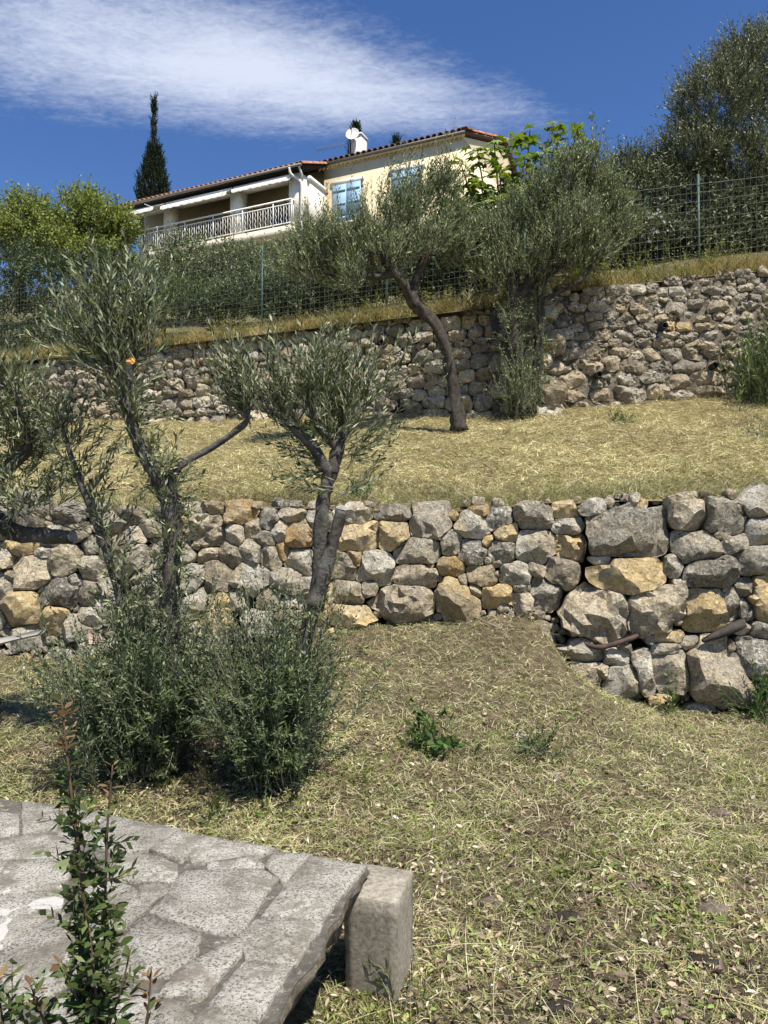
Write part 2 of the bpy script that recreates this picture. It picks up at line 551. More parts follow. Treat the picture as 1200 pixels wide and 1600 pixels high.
terr_pts = [tuple(P(px, py, d)) for px, py, d in
            [(-500, 660, 19.5), (-150, 660, 18.2), (100, 657, 16.4), (330, 657, 15.0), (600, 648, 13.3), (750, 652, 12.5), (870, 637, 12.6), (1150, 613, 12.5), (1400, 600, 12.4), (1800, 600, 12.3),
             (-500, 800, 7.8), (0, 798, 7.35), (200, 800, 7.2), (330, 792, 7.1), (380, 778, 7.2), (600, 790, 6.95), (900, 778, 6.8), (1200, 768, 6.7), (1700, 768, 6.5),
             (600, 722, 9.2), (1000, 700, 9.0), (200, 728, 10.2), (-300, 728, 11.5), (1500, 690, 9)]]
tps2 = TPS(terr_pts)
def G2(x, y): return tps2(x, y) + .025 * wnoise(x, y, 2.3, 4) + .012 * wnoise(x, y, 7, 5)


def wall_top(x):
    x = np.asarray(x, float)
    return np.where(x < 2.0, CAMZ + 3.72 - 0.012 * (x - 2), CAMZ + 3.86 + 0.10 * (np.minimum(x, 8) - 2))


def G3(x, y):
    x = np.asarray(x, float); y = np.asarray(y, float)
    D = np.maximum((y - upY(x)) * np.where(x < 2, .906, 1.0), 0)
    z = wall_top(x) - .08 + np.where(x < 2, .375 + .15 * np.clip((-4 - x) / 4, 0, 1), .46) * np.minimum(D, 16) + .10 * np.clip(D - 16, 0, 20) - .12 * np.maximum(D - 36, 0)
    return z + .06 * wnoise(x, y, 1.1, 7) * np.minimum(D, 1)


def sheet(name, xs, vs, y0f, y1f, zf, mat):
    X, Vv = np.meshgrid(xs, vs)
    Y = y0f(X) * (1 - Vv) + y1f(X) * Vv
    Z = zf(X, Y)
    n, m = len(xs), len(vs)
    idx = np.arange(n * m).reshape(m, n)
    F = np.stack([idx[:-1, :-1], idx[:-1, 1:], idx[1:, 1:], idx[1:, :-1]], -1).reshape(-1, 4)
    o = mesh_np(name, np.stack([X, Y, Z], -1), F, mat, smooth=True)
    return tag(o, kind='structure')


xs_near = np.concatenate([np.linspace(-40, -6, 24)[:-1], np.linspace(-6, 6, 161), np.linspace(6, 40, 24)[1:]])
sheet('lower_ground', xs_near, np.concatenate([np.linspace(0, .8, 12)[:-1], np.linspace(.8, 1, 110)]), lambda x: x * 0 - 30, lambda x: lowY(x) + .2, G1, M['soil'])
sheet('terrace_ground', xs_near, np.linspace(0, 1, 110), lambda x: lowY(x) + .12, lambda x: upY(x) + .3, G2, M['thatch'])
xs_far = np.concatenate([np.linspace(-150, -20, 20)[:-1], np.linspace(-20, 14, 90), np.linspace(14, 150, 20)[1:]])
sheet('hillside', xs_far, np.concatenate([np.linspace(0, .12, 60)[:-1], np.linspace(.12, 1, 40)]), lambda x: upY(x) + .12, lambda x: upY(x) * 0 + 220, G3, M['hillside'])


# ------------------------------------------------------------------ stone walls
def gauge(seed, w, h, rot, kmin=4, kmax=8):
    """random convex polygon gauge of about the given width and height"""
    r = np.random.default_rng(seed)
    k = r.integers(kmin, kmax)
    th = np.sort((np.arange(k) + r.uniform(-.32, .32, k)) * 2 * math.pi / k + r.uniform(0, 6.28))
    c = r.uniform(.86, 1.06, k)
    if r.random() < .7:                       # most are roughly squared blocks with a knocked-off corner or two
        th = np.array([0, 1, 2, 3]) * math.pi / 2 + r.normal(0, .16, 4)
        c = r.uniform(.88, .98, 4)
        m = r.integers(1, 4)
        th = np.append(th, (r.permutation(4)[:m] + .5) * math.pi / 2 + r.normal(0, .2, m))
        c = np.append(c, r.uniform(.98, 1.18, m))
    n = np.stack([np.cos(th), np.sin(th)], 1)
    ca, sa = math.cos(rot), math.sin(rot)
    return dict(n=n, c=c, w=w / 2, h=h / 2, ca=ca, sa=sa)


def gval(g, cx, cy, X, Y):
    dx, dy = X - cx, Y - cy
    a = (dx * g['ca'] + dy * g['sa']) / g['w']
    b = (-dx * g['sa'] + dy * g['ca']) / g['h']
    out = np.full(X.shape, -1e9)
    for (nx, ny), c in zip(g['n'], g['c']):
        out = np.maximum(out, (a * nx + b * ny) / c)
    return .93 * out + .07 * np.sqrt(a * a + b * b)


def cells(stones, cap=1.08, gap=0.006, K=30, steps=30):
    """stones: list of dict(cx,cy,w,h,g). Sets 'rad' = K radii of the part of the gauge body not taken by a neighbour"""
    cx = np.array([s['cx'] for s in stones]); cy = np.array([s['cy'] for s in stones])
    sz = np.array([max(s['w'], s['h']) for s in stones])
    th = np.arange(K) * 2 * math.pi / K
    for i, s in enumerate(stones):
        rmax = sz[i] * .75
        rr = np.linspace(0.04, 1, steps) * rmax
        X = s['cx'] + np.cos(th)[:, None] * rr; Y = s['cy'] + np.sin(th)[:, None] * rr
        own = gval(s['g'], s['cx'], s['cy'], X, Y)
        ok = own < cap
        near = np.nonzero(np.hypot(cx - cx[i], cy - cy[i]) < (sz + sz[i]) * .75)[0]
        for j in near:
            if j == i: continue
            ok &= own < gval(stones[j]['g'], cx[j], cy[j], X, Y)
        bad = ~ok
        first = np.where(bad.any(1), bad.argmax(1), steps)
        rad = rr[np.clip(first - 1, 0, steps - 1)] + .5 * (rr[1] - rr[0]) - gap
        rad = np.maximum(rad, .012)
        rad = .1 * np.roll(rad, 1) + .8 * rad + .1 * np.roll(rad, -1)
        s['rad'] = rad
        s['area'] = .5 * float(np.mean(rad ** 2)) * 2 * math.pi
    return stones


def stone_mesh(rad, seed, bulge, back, rough=.5, dens=.24):
    """local axes: x along wall, y into the wall, z up. Broken, faceted front face (irregular triangles inside the outline)."""
    r = np.random.default_rng(seed)
    K = len(rad)
    th = np.arange(K) * 2 * math.pi / K
    mean = float(np.mean(rad))
    fac = [(r.uniform(-.22, .22), r.uniform(-.02, .40), bulge)]           # the main face, mostly tipped up a little
    for k in range(r.integers(4, 7)):
        a = r.uniform(0, 6.28)
        sl = r.uniform(.35, 1.5)
        rim = rad[int(a / 6.2832 * K) % K]
        fac.append((math.cos(a) * sl, math.sin(a) * sl, r.uniform(.05, .5) * bulge + sl * rim * r.uniform(.55, .95)))
    fac = np.array(fac)
    off = r.uniform(-50, 50, 3)
    amp = rough * (.020 + .14 * mean)
    ox, oz = np.cos(th) * rad, np.sin(th) * rad
    st = max(mean * dens, .010)
    m_ = float(max(rad))
    gx, gz = np.meshgrid(np.arange(-m_, m_ + st, st), np.arange(-m_, m_ + st, st))
    gx = gx.ravel() + r.uniform(-.38, .38, gx.size) * st; gz = gz.ravel() + r.uniform(-.38, .38, gz.size) * st
    def rel(x, z):
        t = np.arctan2(z, x) % (2 * math.pi)
        return np.hypot(x, z) / np.interp(t, np.append(th, 2 * math.pi), np.append(rad, rad[0]))
    q = rel(gx, gz)
    keep = q < .90
    X = np.concatenate([ox, ox * .965, gx[keep]]); Z = np.concatenate([oz, oz * .965, gz[keep]])
    res = delaunay_2d_cdt([Vector((float(x), float(z))) for x, z in zip(X, Z)], [], [tuple(range(K))], 1, 1e-6)
    co = np.array([(v.x, v.y) for v in res[0]]); tri = np.array(res[2])
    orig = [o[0] if o else -1 for o in res[3]]
    x, z = co[:, 0], co[:, 1]
    qq = rel(x, z)
    n = np.min(fac[:, 2][None] - x[:, None] * fac[:, 0][None] - z[:, None] * fac[:, 1][None], axis=1)
    n = np.minimum(n, np.interp(qq, [0, .66, .8, .9, .97, 1.0], [1.15, 1.15, 1.08, .86, .55, .12]) * bulge)
    n = np.maximum(n, -.2 * bulge)
    nv = np.array([mnoise.fractal(Vector((float(a) * 7 + off[0], float(b) * 7 + off[1], off[2])), .8, 2.1, 3) for a, b in zip(x, z)])
    n2 = np.array([mnoise.noise(Vector((float(a) * 26 + off[0], float(b) * 26 + off[1], off[2]))) for a, b in zip(x, z)])
    n = n + amp * (nv * .75 - np.abs(n2) * .8 * rough + .1)
    jit = 1 + .035 * nv
    V = np.stack([x * jit, -n, z * jit], 1)
    # make sure the triangles face outwards (-y)
    e1, e2 = co[tri[:, 1]] - co[tri[:, 0]], co[tri[:, 2]] - co[tri[:, 0]]
    fl = (e1[:, 0] * e2[:, 1] - e1[:, 1] * e2[:, 0]) < 0
    tri[fl] = tri[fl][:, ::-1]
    # sides back into the wall
    rim = [orig.index(k) if k in orig else None for k in range(K)]
    rim = [k if k is not None else 0 for k in rim]
    nb = len(V)
    V = np.concatenate([V, np.stack([V[rim, 0] * .88, np.full(K, back), V[rim, 2] * .88], 1)])
    F = np.array([(nb + j, nb + (j + 1) % K, rim[(j + 1) % K], rim[j]) for j in range(K)])
    return V, F, tri


class WallPlane:
    """vertical plane through A, running along unit vector e (to the right), leaning back by batter; zr is the reference height"""
    def __init__(s, A, B, batter, zr):
        s.A = np.array((A[0], A[1], 0.0)); d = np.array((B[0] - A[0], B[1] - A[1], 0.0))
        s.len = np.linalg.norm(d); s.e = d / s.len
        s.n = np.array((s.e[1], -s.e[0], 0.0))            # outward, towards the camera
        if s.n[1] > 0: s.n = -s.n
        s.b = batter; s.zr = zr
        s.rz = math.atan2(s.e[1], s.e[0])

    def pt(s, a, z, out=0.0):
        return s.A + s.e * a + np.array((0, 0, z)) + s.n * (out - s.b * (z - s.zr))

    def hit(s, px, py):
        o = np.array((0, 0, CAMZ)); d = P(px, py, 1.0) - o
        # (o + t d - A).n = -b (z - zr)
        t = -((o - s.A) @ s.n + s.b * (o[2] - s.zr)) / (d @ s.n + s.b * d[2])
        p = o + t * d
        return float((p - s.A) @ s.e), float(p[2]), float(t)


def wall_thing(name, plane, stones, label, core_mat, z0f, z1f, core_back, seed, thick=.45, limit=300, mats=None, rough=.5, tilt=.05, outj=.02, cat='wall', bulge=.28):
    root = empty(name, plane.pt(plane.len / 2, z0f(plane.len / 2)), plane.rz, label, cat)
    inv_o = np.array(root.location)
    def loc(p):
        d = np.asarray(p) - inv_o
        return np.array((d @ plane.e, d @ (-plane.n), d[2]))
    # core behind the stones
    mb = MB(); na = 60
    aa = np.linspace(-.3, plane.len + .3, na)
    V = []
    for a in aa:
        z0, z1 = z0f(a) - .5, z1f(a) - .10
        V += [loc(plane.pt(a, z0, -core_back)), loc(plane.pt(a, z1, -core_back)), loc(plane.pt(a, z1, -thick)), loc(plane.pt(a, z0, -thick))]
    F = []
    for k in range(na - 1):
        i = 4 * k; j = i + 4
        F += [(i, j, j + 1, i + 1), (i + 1, j + 1, j + 2, i + 2), (i + 2, j + 2, j + 3, i + 3)]
    mb.add(V, F); mb.build('wall_core', core_mat, root)
    order = sorted(range(len(stones)), key=lambda i: -stones[i]['area'])
    r = np.random.default_rng(seed)
    rest = {}
    for rank, i in enumerate(order):
        s = stones[i]
        mean = math.sqrt(s['area'] / math.pi)
        V, Fq, Ft = stone_mesh(s['rad'], seed * 1000 + i, bulge * (mean * 2) * r.uniform(.75, 1.2) + .012, .12 + mean * .8, rough * s.get('rough', 1.0))
        p = loc(plane.pt(s['cx'], s['cy'], s.get('out', 0) + r.uniform(-outj, outj)))
        tx, tz = r.uniform(-tilt, tilt), r.uniform(-tilt, tilt)
        # small tilts of each stone
        V = V + np.stack([0 * V[:, 0], V[:, 2] * tx + V[:, 0] * tz, 0 * V[:, 0]], 1)
        if rank < limit:
            mesh_np('stone', V, [Fq, Ft], M[s['m']], root, True, p, sharp=R(27))
        else:
            mb = rest.setdefault(s['m'], MB())
            n0 = mb.n
            mb.add(V + p, Fq); mb.t.append(Ft + n0)
    if rest:                                          # the smallest fillers, one joined part
        allm = MB()
        for mb in rest.values():
            for v in mb.v: pass
            n0 = allm.n
            allm.v += mb.v; allm.n += mb.n
            allm.q += [f + n0 for f in mb.q]; allm.t += [f + n0 for f in mb.t]
        allm.build('small_stones', M[list(rest)[0]], root, True, kind='stuff')
    return root, loc


# --- lower dry-stone wall: the stones as they lie in the photograph (centre, width, height, tilt, colour)
LW = WallPlane((-5.2, lowY(-5.2)), (4.4, lowY(4.4)), .10, CAMZ - .8)
G_, W_, D_, Y_, O_, B_ = 'st_grey', 'st_white', 'st_dark', 'st_yellow', 'st_orange', 'st_brown'
LS = [
 (558,805,42,33,0,W_),(562,838,66,46,0,Y_),(615,803,58,26,0,G_),(616,836,50,48,0,Y_),(673,818,64,56,-15,B_),(652,860,76,46,8,G_),(705,848,37,42,15,G_),
 (735,822,50,42,0,W_),(779,810,42,36,0,D_),(753,798,28,18,0,O_),(790,833,36,36,0,Y_),(784,860,40,36,0,G_),(762,845,19,20,0,Y_),(738,862,42,44,0,D_),
 (703,887,44,36,0,O_),(652,898,76,38,-6,B_),(587,887,60,54,0,W_),(557,875,22,28,0,O_),(538,887,46,42,0,B_),(543,925,50,40,0,B_),(578,918,26,28,0,B_),
 (633,942,94,58,0,B_),(715,937,74,66,-25,Y_),(753,900,52,38,0,Y_),(722,907,18,22,0,W_),(742,923,22,24,0,B_),(777,932,50,38,10,Y_),(804,896,46,38,0,G_),
 (547,960,84,30,0,Y_),(468,836,52,44,0,O_),(437,828,28,38,0,W_),(420,813,34,32,0,G_),(410,842,40,26,0,G_),(470,876,54,40,0,W_),(441,864,22,30,0,O_),
 (422,871,38,30,0,B_),(448,907,50,46,0,W_),(457,942,40,20,0,W_),(512,928,22,34,0,O_),(500,857,22,24,0,O_),(672,885,14,9,0,Y_),(709,806,17,17,0,Y_),
 (762,876,13,13,0,Y_),(777,882,16,13,30,B_),(777,897,11,14,0,O_),(788,947,24,24,20,B_),(836,808,58,42,0,G_),(838,854,62,54,0,W_),(880,798,42,24,0,Y_),
 (888,822,44,28,0,W_),(893,856,48,46,0,Y_),(878,893,52,58,0,B_),(838,890,30,20,-15,B_),(852,930,48,46,0,G_),(817,940,34,34,0,B_),(816,920,28,14,15,G_),
 (978,833,122,78,0,G_),(936,876,34,17,5,W_),(976,898,116,58,0,Y_),(1046,882,30,40,0,G_),(1081,855,80,50,0,G_),(1067,803,54,52,0,B_),(1126,813,68,54,0,G_),
 (1119,836,34,18,-12,W_),(1140,850,40,28,10,G_),(1179,789,46,42,0,W_),(1180,828,48,42,0,W_),(1172,876,70,46,0,G_),(1109,894,86,50,0,G_),(1188,936,58,74,0,Y_),
 (1156,917,32,32,0,G_),(1137,941,24,50,8,G_),(1163,952,26,36,0,D_),(1058,917,22,30,0,B_),(1095,948,66,68,0,Y_),(1016,948,90,72,10,B_),(930,957,94,78,-20,B_),
 (1053,969,13,13,0,Y_),(1041,993,50,18,0,Y_),(1036,1011,38,20,0,W_),(1074,1002,25,24,0,W_),(1153,981,28,20,0,B_),(1188,985,46,28,-15,G_),(1170,1020,60,62,0,D_),
 (1110,1043,86,98,0,B_),(1042,1048,58,68,0,B_),(1002,1050,28,58,18,W_),(970,1058,54,52,0,W_),(960,1025,40,30,0,W_),(911,1018,58,36,-10,W_),(912,1045,50,34,0,B_),
 (937,1046,24,26,0,B_),(1030,1093,32,26,0,Y_),(1012,997,15,15,0,B_),(972,1009,17,12,0,Y_),(1135,1010,16,20,0,G_),(1092,1110,36,26,0,B_),(921,794,46,24,5,W_),
 (304,795,42,20,0,W_),(338,796,36,20,0,Y_),(376,803,58,38,0,O_),(323,828,66,60,0,B_),(290,815,17,18,0,O_),(367,835,32,40,0,W_),(394,825,34,36,0,B_),
 (394,860,40,40,0,G_),(360,868,36,38,0,B_),(325,866,34,24,0,B_),(285,862,38,50,0,B_),(306,852,17,19,0,B_),(297,908,48,44,0,W_),(340,900,44,54,0,B_),
 (390,903,48,46,0,W_),(343,936,36,24,0,Y_),(299,947,52,34,0,W_),(340,968,46,42,0,Y_),(336,1009,42,36,0,G_),(372,935,30,30,0,G_),(206,873,52,46,30,G_),
 (178,856,42,46,0,B_),(210,838,34,28,0,W_),(175,817,60,30,0,B_),(147,797,24,20,0,W_),(45,800,46,46,0,G_),(10,795,32,32,0,G_),(37,853,44,32,0,Y_),
 (68,864,32,16,0,W_),(3,873,32,30,0,W_),(48,893,60,50,0,B_),(100,876,48,48,0,B_),(141,890,40,36,0,G_),(95,925,62,48,0,D_),(115,909,22,22,20,W_),
 (139,926,32,40,0,B_),(163,917,28,44,0,G_),(3,915,30,36,0,W_),(18,901,14,18,0,B_),(35,950,66,46,0,Y_),(82,968,38,44,0,Y_),(116,982,44,36,0,W_),
 (140,965,34,30,0,W_),(165,950,32,32,0,W_),(193,968,32,30,0,G_),(228,950,38,36,0,B_),(240,905,38,46,0,G_),(217,900,26,22,0,B_),(224,925,32,24,0,G_),
 (255,942,32,32,0,B_),(250,862,36,40,0,G_),(238,825,36,28,0,W_),(118,832,44,30,0,B_),(84,838,34,32,0,W_),(140,850,32,26,0,G_),(105,805,44,34,0,G_),
 (200,805,40,26,0,B_),(262,800,34,26,0,B_),(400,790,20,14,0,Y_),(590,960,16,12,0,B_),(688,905,14,12,0,B_),(1148,800,18,22,0,B_),
 (500,812,38,30,0,G_),(455,806,36,24,0,W_),(505,895,26,32,0,B_),(480,915,26,28,0,G_),(420,935,34,36,0,B_),(405,975,44,40,0,W_),(455,972,52,34,0,B_),(500,965,34,28,0,Y_),
]
r0 = np.random.default_rng(11)
lst = []
for k, (px, py, w, h, rot, m) in enumerate(LS):
    a, z, t = LW.hit(px, py)
    sc = t / FPX
    lst.append(dict(cx=a, cy=z, w=w * sc * 1.06, h=h * sc * 1.06, m=m, out=(.10 if px > 895 else 0.0) + (.03 if w > 70 else 0),
                    rough=2.0 if (px, py) in ((633, 942), (323, 828), (930, 957), (1016, 948), (893, 856)) else 1.0,
                    g=gauge(k + 100, w * sc * 1.12, h * sc * 1.12, R(rot))))
# unseen continuation to both sides, and fillers where nothing is digitised
def low_base(a):
    p = LW.pt(a, CAMZ - .8); return float(G1(p[0], p[1])) - .12
def low_top(a):
    p = LW.pt(a, CAMZ); return float(G2(p[0], p[1] + .5)) - .0
aa = np.linspace(0, LW.len, 97)
lb = np.array([low_base(a) for a in aa]); lt = np.array([low_top(a) for a in aa])
lbf = lambda a: float(np.interp(a, aa, lb)); ltf = lambda a: float(np.interp(a, aa, lt))
for it in range(5200):
    a = r0.uniform(0, LW.len); z = r0.uniform(lbf(a), ltf(a) - .07)
    big = it < 900
    w = r0.uniform(.20, .36) if big else r0.uniform(.05, .11)
    h = w * r0.uniform(.6, .95)
    ok = True
    for s in lst:
        if abs(s['cx'] - a) < .6 and abs(s['cy'] - z) < .6:
            gv = float(gval(s['g'], s['cx'], s['cy'], np.array([a]), np.array([z]))[0])
            lim = 1 + (.62 if big else .42) * w / min(s['w'], s['h'])
            if gv < lim: ok = False; break
    if ok:
        lst.append(dict(cx=a, cy=z, w=w, h=h, m=[G_, W_, B_, B_, Y_, D_][r0.integers(6)], g=gauge(3000 + it, w, h, r0.uniform(-.4, .4)), out=0 if big else -.03))
cells(lst, cap=1.2, gap=.002, K=36, steps=44)
low_root, low_loc = wall_thing('dry_stone_wall', LW, lst, 'low dry stone wall of grey and ochre boulders across the middle of the slope', M['core'],
                               lbf, lambda a: ltf(a) - .02, .20, 3, mats=None, rough=.75, tilt=.12, outj=.03, limit=300)


# --- upper retaining wall, two faces that meet behind the pair of olive trees
def coursed(plane, z0f, z1f, seed, hw, ww, mats, skew=0.0):
    r = np.random.default_rng(seed)
    out = []
    a0 = 0.0
    zmin = min(z0f(a) for a in np.linspace(0, plane.len, 30)) - .15
    zmax = max(z1f(a) for a in np.linspace(0, plane.len, 30))
    z = zmin
    while z < zmax:
        rel = (z - zmin) / (zmax - zmin)
        h = r.uniform(*hw) * (1.25 - .5 * rel)
        a = r.uniform(-.3, 0)
        while a < plane.len + .2:
            w = h * r.uniform(*ww)
            zc = z + h / 2 + r.uniform(-.28, .28) * h
            ac = a + w / 2
            if z0f(ac) - .12 < zc < z1f(ac) - .02:
                hh = h * r.uniform(.75, 1.2)
                k = len(out)
                out.append(dict(cx=ac, cy=zc, w=w, h=hh, m=mats[r.integers(len(mats))], g=gauge(seed * 7000 + k, w * 1.1, hh * 1.15, r.uniform(-.2, .2)), rough=r.uniform(.8, 2.0)))
            a += w * r.uniform(.93, 1.08)
        z += h * .94
    return out


def base_of(plane, zr):
    f = []
    aa = np.linspace(0, plane.len, 60)
    for a in aa:
        p = plane.pt(a, zr); f.append(float(G2(p[0], p[1])))
    f = np.array(f)
    return lambda a: float(np.interp(a, aa, f))


UL = WallPlane((-11.0, float(upY(-11.0))), (2.25, float(upY(2.25 - 1e-3)) - .12), .12, CAMZ + 2.0)
UR = WallPlane((2.05, 12.32), (8.2, 12.20), .10, CAMZ + 2.1)
ulb, urb = base_of(UL, CAMZ + 2), base_of(UR, CAMZ + 2)
wob = lambda a: .05 * math.sin(a * 2.3) + .04 * math.sin(a * 5.1 + 1)
ult = lambda a: float(wall_top(UL.pt(a, 0)[0])) + wob(a)
urt = lambda a: float(wall_top(UR.pt(a, 0)[0] + 1e-3)) + wob(a + 3) * .7
ul_st = cells(coursed(UL, ulb, ult, 21, (.15, .26), (1.05, 1.9), ['st_up_a', 'st_up_a', 'st_up_b', 'st_up_b', 'st_white', 'st_brown']), cap=1.32, gap=.007, K=24, steps=34)
ur_st = cells(coursed(UR, urb, urt, 22, (.13, .235), (1.1, 2.3), ['st_up_a', 'st_up_a', 'st_up_b', 'st_up_b', 'st_grey', 'st_up_b']), cap=1.25, gap=.008, K=24, steps=34)
for s in ur_st:
    a, z, _ = UR.hit(1057, 506)
    if math.hypot(s['cx'] - a, s['cy'] - z) < .16: s['m'] = 'st_yellow'
ul_root, ul_loc = wall_thing('retaining_wall', UL, ul_st, 'tall rubble retaining wall on the left, receding behind the front olive trees', M['core'], ulb, ult, .07, 5, tilt=.12, outj=.03, rough=1.0, bulge=.24)
ur_root, ur_loc = wall_thing('retaining_wall', UR, ur_st, 'tall mortared rubble retaining wall on the right with black drain pipes', M['mortar'], urb, urt, .02, 6, tilt=.09, outj=.025, rough=1.0, bulge=.18)

# drain pipes through the upper walls
m, nt, N, L, b = new_mat('black_drain_plastic'); b.inputs['Base Color'].default_value = (.02, .02, .021, 1); b.inputs['Roughness'].default_value = .5; M['black'] = m
m, nt, N, L, b = new_mat('pipe_rim'); b.inputs['Base Color'].default_value = (.10, .095, .09, 1); M['rim'] = m
def drain(plane, root, locf, px, py, rad=.05):
    a, z, t = plane.hit(px, py)
    c = locf(plane.pt(a, z, .15))
    mb = MB(); n = 16
    V = []; 
    for (rr, yy) in ((rad, .25), (rad, -.04), (rad * .8, -.04), (rad * .8, .2)):
        for j in range(n):
            t = 2 * math.pi * j / n
            V.append((rr * math.cos(t), yy, rr * math.sin(t)))
    V.append((0, .2, 0))
    F = [(q * n + j, q * n + (j + 1) % n, (q + 1) * n + (j + 1) % n, (q + 1) * n + j) for q in range(3) for j in range(n)]
    mb.add(V, F); mb.t.append(np.array([(3 * n + j, 3 * n + (j + 1) % n, 4 * n) for j in range(n)]))
    return mb.build('drain_pipe', M['black'], root, False, c)
for px, py in ((932, 588), (1033, 513), (1111, 574)): drain(UR, ur_root, ur_loc, px, py)
for px, py in ((603, 538), (628, 640)): drain(UL, ul_root, ul_loc, px, py)


# ------------------------------------------------------------------ house on the hill
def plain(name, col, rough=.8, spec=.2, nz=0.08, scale=4, bstr=0.15, bsc=60):
    m, nt, N, L, b = new_mat(name)
    tc = N.new('ShaderNodeTexCoord')
    n = tex_noise(N, L, tc.outputs['Object'], scale, 6, .65)
    col2 = mixc(N, L, remap(N, L, n, 0, 1, .3, .7), tuple(c * (1 - nz) for c in col), tuple(min(1, c * (1 + nz)) for c in col))
    L.new(col2, b.inputs['Base Color'])
    b.inputs['Roughness'].default_value = rough
    b.inputs['Specular IOR Level'].default_value = spec
    bump(N, L, tex_noise(N, L, tc.outputs['Object'], bsc, 4, .6), b, bstr, .01)
    return m


M['render_yellow'] = plain('ochre_render', (.70, .595, .39), nz=.12, scale=1.2)
M['render_white'] = plain('white_render', (.74, .70, .62))
M['white_paint'] = plain('white_paint', (.80, .79, .76), .5, .3, .04)
M['awning'] = plain('awning_cloth', (.78, .75, .66), .9, .1, .05)
M['tile'] = plain('terracotta_tile', (.42, .20, .11), .85, .15, .3, 3)
M['tile_dark'] = plain('weathered_tile', (.16, .10, .075), .9, .15, .35, 3)
M['gutter'] = plain('zinc_gutter', (.20, .185, .165), .55, .3, .1)
M['fascia'] = plain('shaded_eave_board', (.035, .028, .024), .8, .15, .2)  # near-black tone carries the shade of the eave
M['shutter'] = plain('blue_shutter', (.26, .42, .58), .6, .25, .08)
M['pipe_white'] = plain('downpipe_paint', (.66, .645, .61), .5, .3, .05)
M['dark_glass'] = plain('dark_window', (.03, .035, .045), .15, .5, .1)
M['curtain_blue'] = plain('blue_cloth', (.06, .09, .2), .9, .1, .2)
M['curtain_red'] = plain('red_brown_cloth', (.25, .07, .05), .9, .1, .2)
M['dish'] = plain('dish_enamel', (.80, .80, .80), .45, .3, .03)
M['metal'] = plain('grey_metal', (.3, .3, .31), .45, .4, .1)
M['iron'] = plain('dark_iron', (.03, .03, .03), .5, .3, .1)

HZ = CAMZ                       # camera-relative heights below
HOUSE_O = (-3.08, 29.0, 0)
house = empty('hillside_house', (HOUSE_O[0], HOUSE_O[1], HZ + 7.0), R(-25), 'ochre hillside villa with a white railed balcony, awnings and blue shutters', 'house')
hz = lambda z: z - 7.0          # local height from height above the eye
# walls: main block (front plane y=1.6) and the recessed balcony block to its left
mb = MB()
mb.box((0.0, 1.6, hz(5.5)), (5.85, 12.6, hz(14.55)))
gy0, gy1, ridge = 1.6, 12.6, hz(16.72)
mb.add([(5.85, gy0, hz(14.55)), (5.85, gy1, hz(14.55)), (5.85, (gy0 + gy1) / 2, ridge), (0, gy0, hz(14.55)), (0, gy1, hz(14.55)), (0, (gy0 + gy1) / 2, ridge)],
       [(0, 1, 2), (3, 5, 4)])
wall = mb.build('wall', M['render_yellow'], house)
mb = MB()
mb.box((-9.6, 1.9, hz(5.5)), (-.003, 6.0, hz(14.64)))
back_wall = mb.build('wall', M['render_yellow'], house)
mb = MB(); mb.box((-9.45, 0.25, hz(5.5)), (-.1, 1.897, hz(11.25)))
mb.build('wall', M['render_yellow'], house)
# right end panel of the loggia with its white coping
mb = MB(); mb.box((-.02, .33, hz(11.6)), (.10, 1.597, hz(13.52)))
pnl = mb.build('side_panel', M['render_white'], house)
mb = MB(); mb.box((-.05, .25, hz(13.52)), (.16, 1.597, hz(13.66)))
mb.build('coping', M['white_paint'], pnl)
# balcony slab
mb = MB(); mb.box((-9.7, -.45, hz(11.25)), (-.25, .28, hz(11.58)))
mb.build('balcony_slab', plain('slab_cream', (.66, .60, .46)), house)
mb = MB(); mb.box((-9.7, .283, hz(11.3)), (-.1, 1.9, hz(11.55)))
mb.build('balcony_floor', M['render_white'], house)
# columns
for t0, t1 in ((-.52, 0.0), (-3.25, -2.78), (-6.62, -6.2), (-9.6, -9.2)):
    mb = MB(); mb.box((t0, -.20, hz(11.583)), (t1, .32, hz(13.62)))
    mb.build('column', M['render_white'], house)
mb = MB(); mb.box((-9.6, -.02, hz(13.5)), (-.05, .3, hz(13.62)))
mb.build('beam', M['render_white'], house)
# loggia roof: eave with its shade put into the colour, gutter and rows of canal tiles
RS = .42
def roof_pts(x0, x1, y0, y1, z0, th=.10, sl=RS):
    return [(x0, y0, z0), (x1, y0, z0), (x1, y1, z0 + (y1 - y0) * sl), (x0, y1, z0 + (y1 - y0) * sl),
            (x0, y0, z0 + th), (x1, y0, z0 + th), (x1, y1, z0 + (y1 - y0) * sl + th), (x0, y1, z0 + (y1 - y0) * sl + th)]
BOXF = [(0, 3, 2, 1), (4, 5, 6, 7), (0, 1, 5, 4), (1, 2, 6, 5), (2, 3, 7, 6), (3, 0, 4, 7)]
mb = MB(); mb.add(roof_pts(-9.95, .18, -.44, 5.0, hz(13.70), .10), BOXF)
roof1 = mb.build('roof', M['fascia'], house)
mb = MB(); mb.tube([(-9.98, -.50, hz(13.76)), (.2, -.50, hz(13.76))], .055, 10); mb.build('gutter', M['gutter'], roof1)
mb = MB(); mb.add(roof_pts(-.2, 6.0, 1.47, 7.1, hz(14.62), .08, .40), BOXF)
zr_ = hz(14.62) + 5.63 * .40
mb.add([(-.2, 7.1, zr_), (6.0, 7.1, zr_), (6.0, 12.95, hz(14.62)), (-.2, 12.95, hz(14.62)), (-.2, 7.1, zr_ + .08), (6.0, 7.1, zr_ + .08), (6.0, 12.95, hz(14.70)), (-.2, 12.95, hz(14.70))], BOXF)
roof2 = mb.build('roof', M['tile_dark'], house)
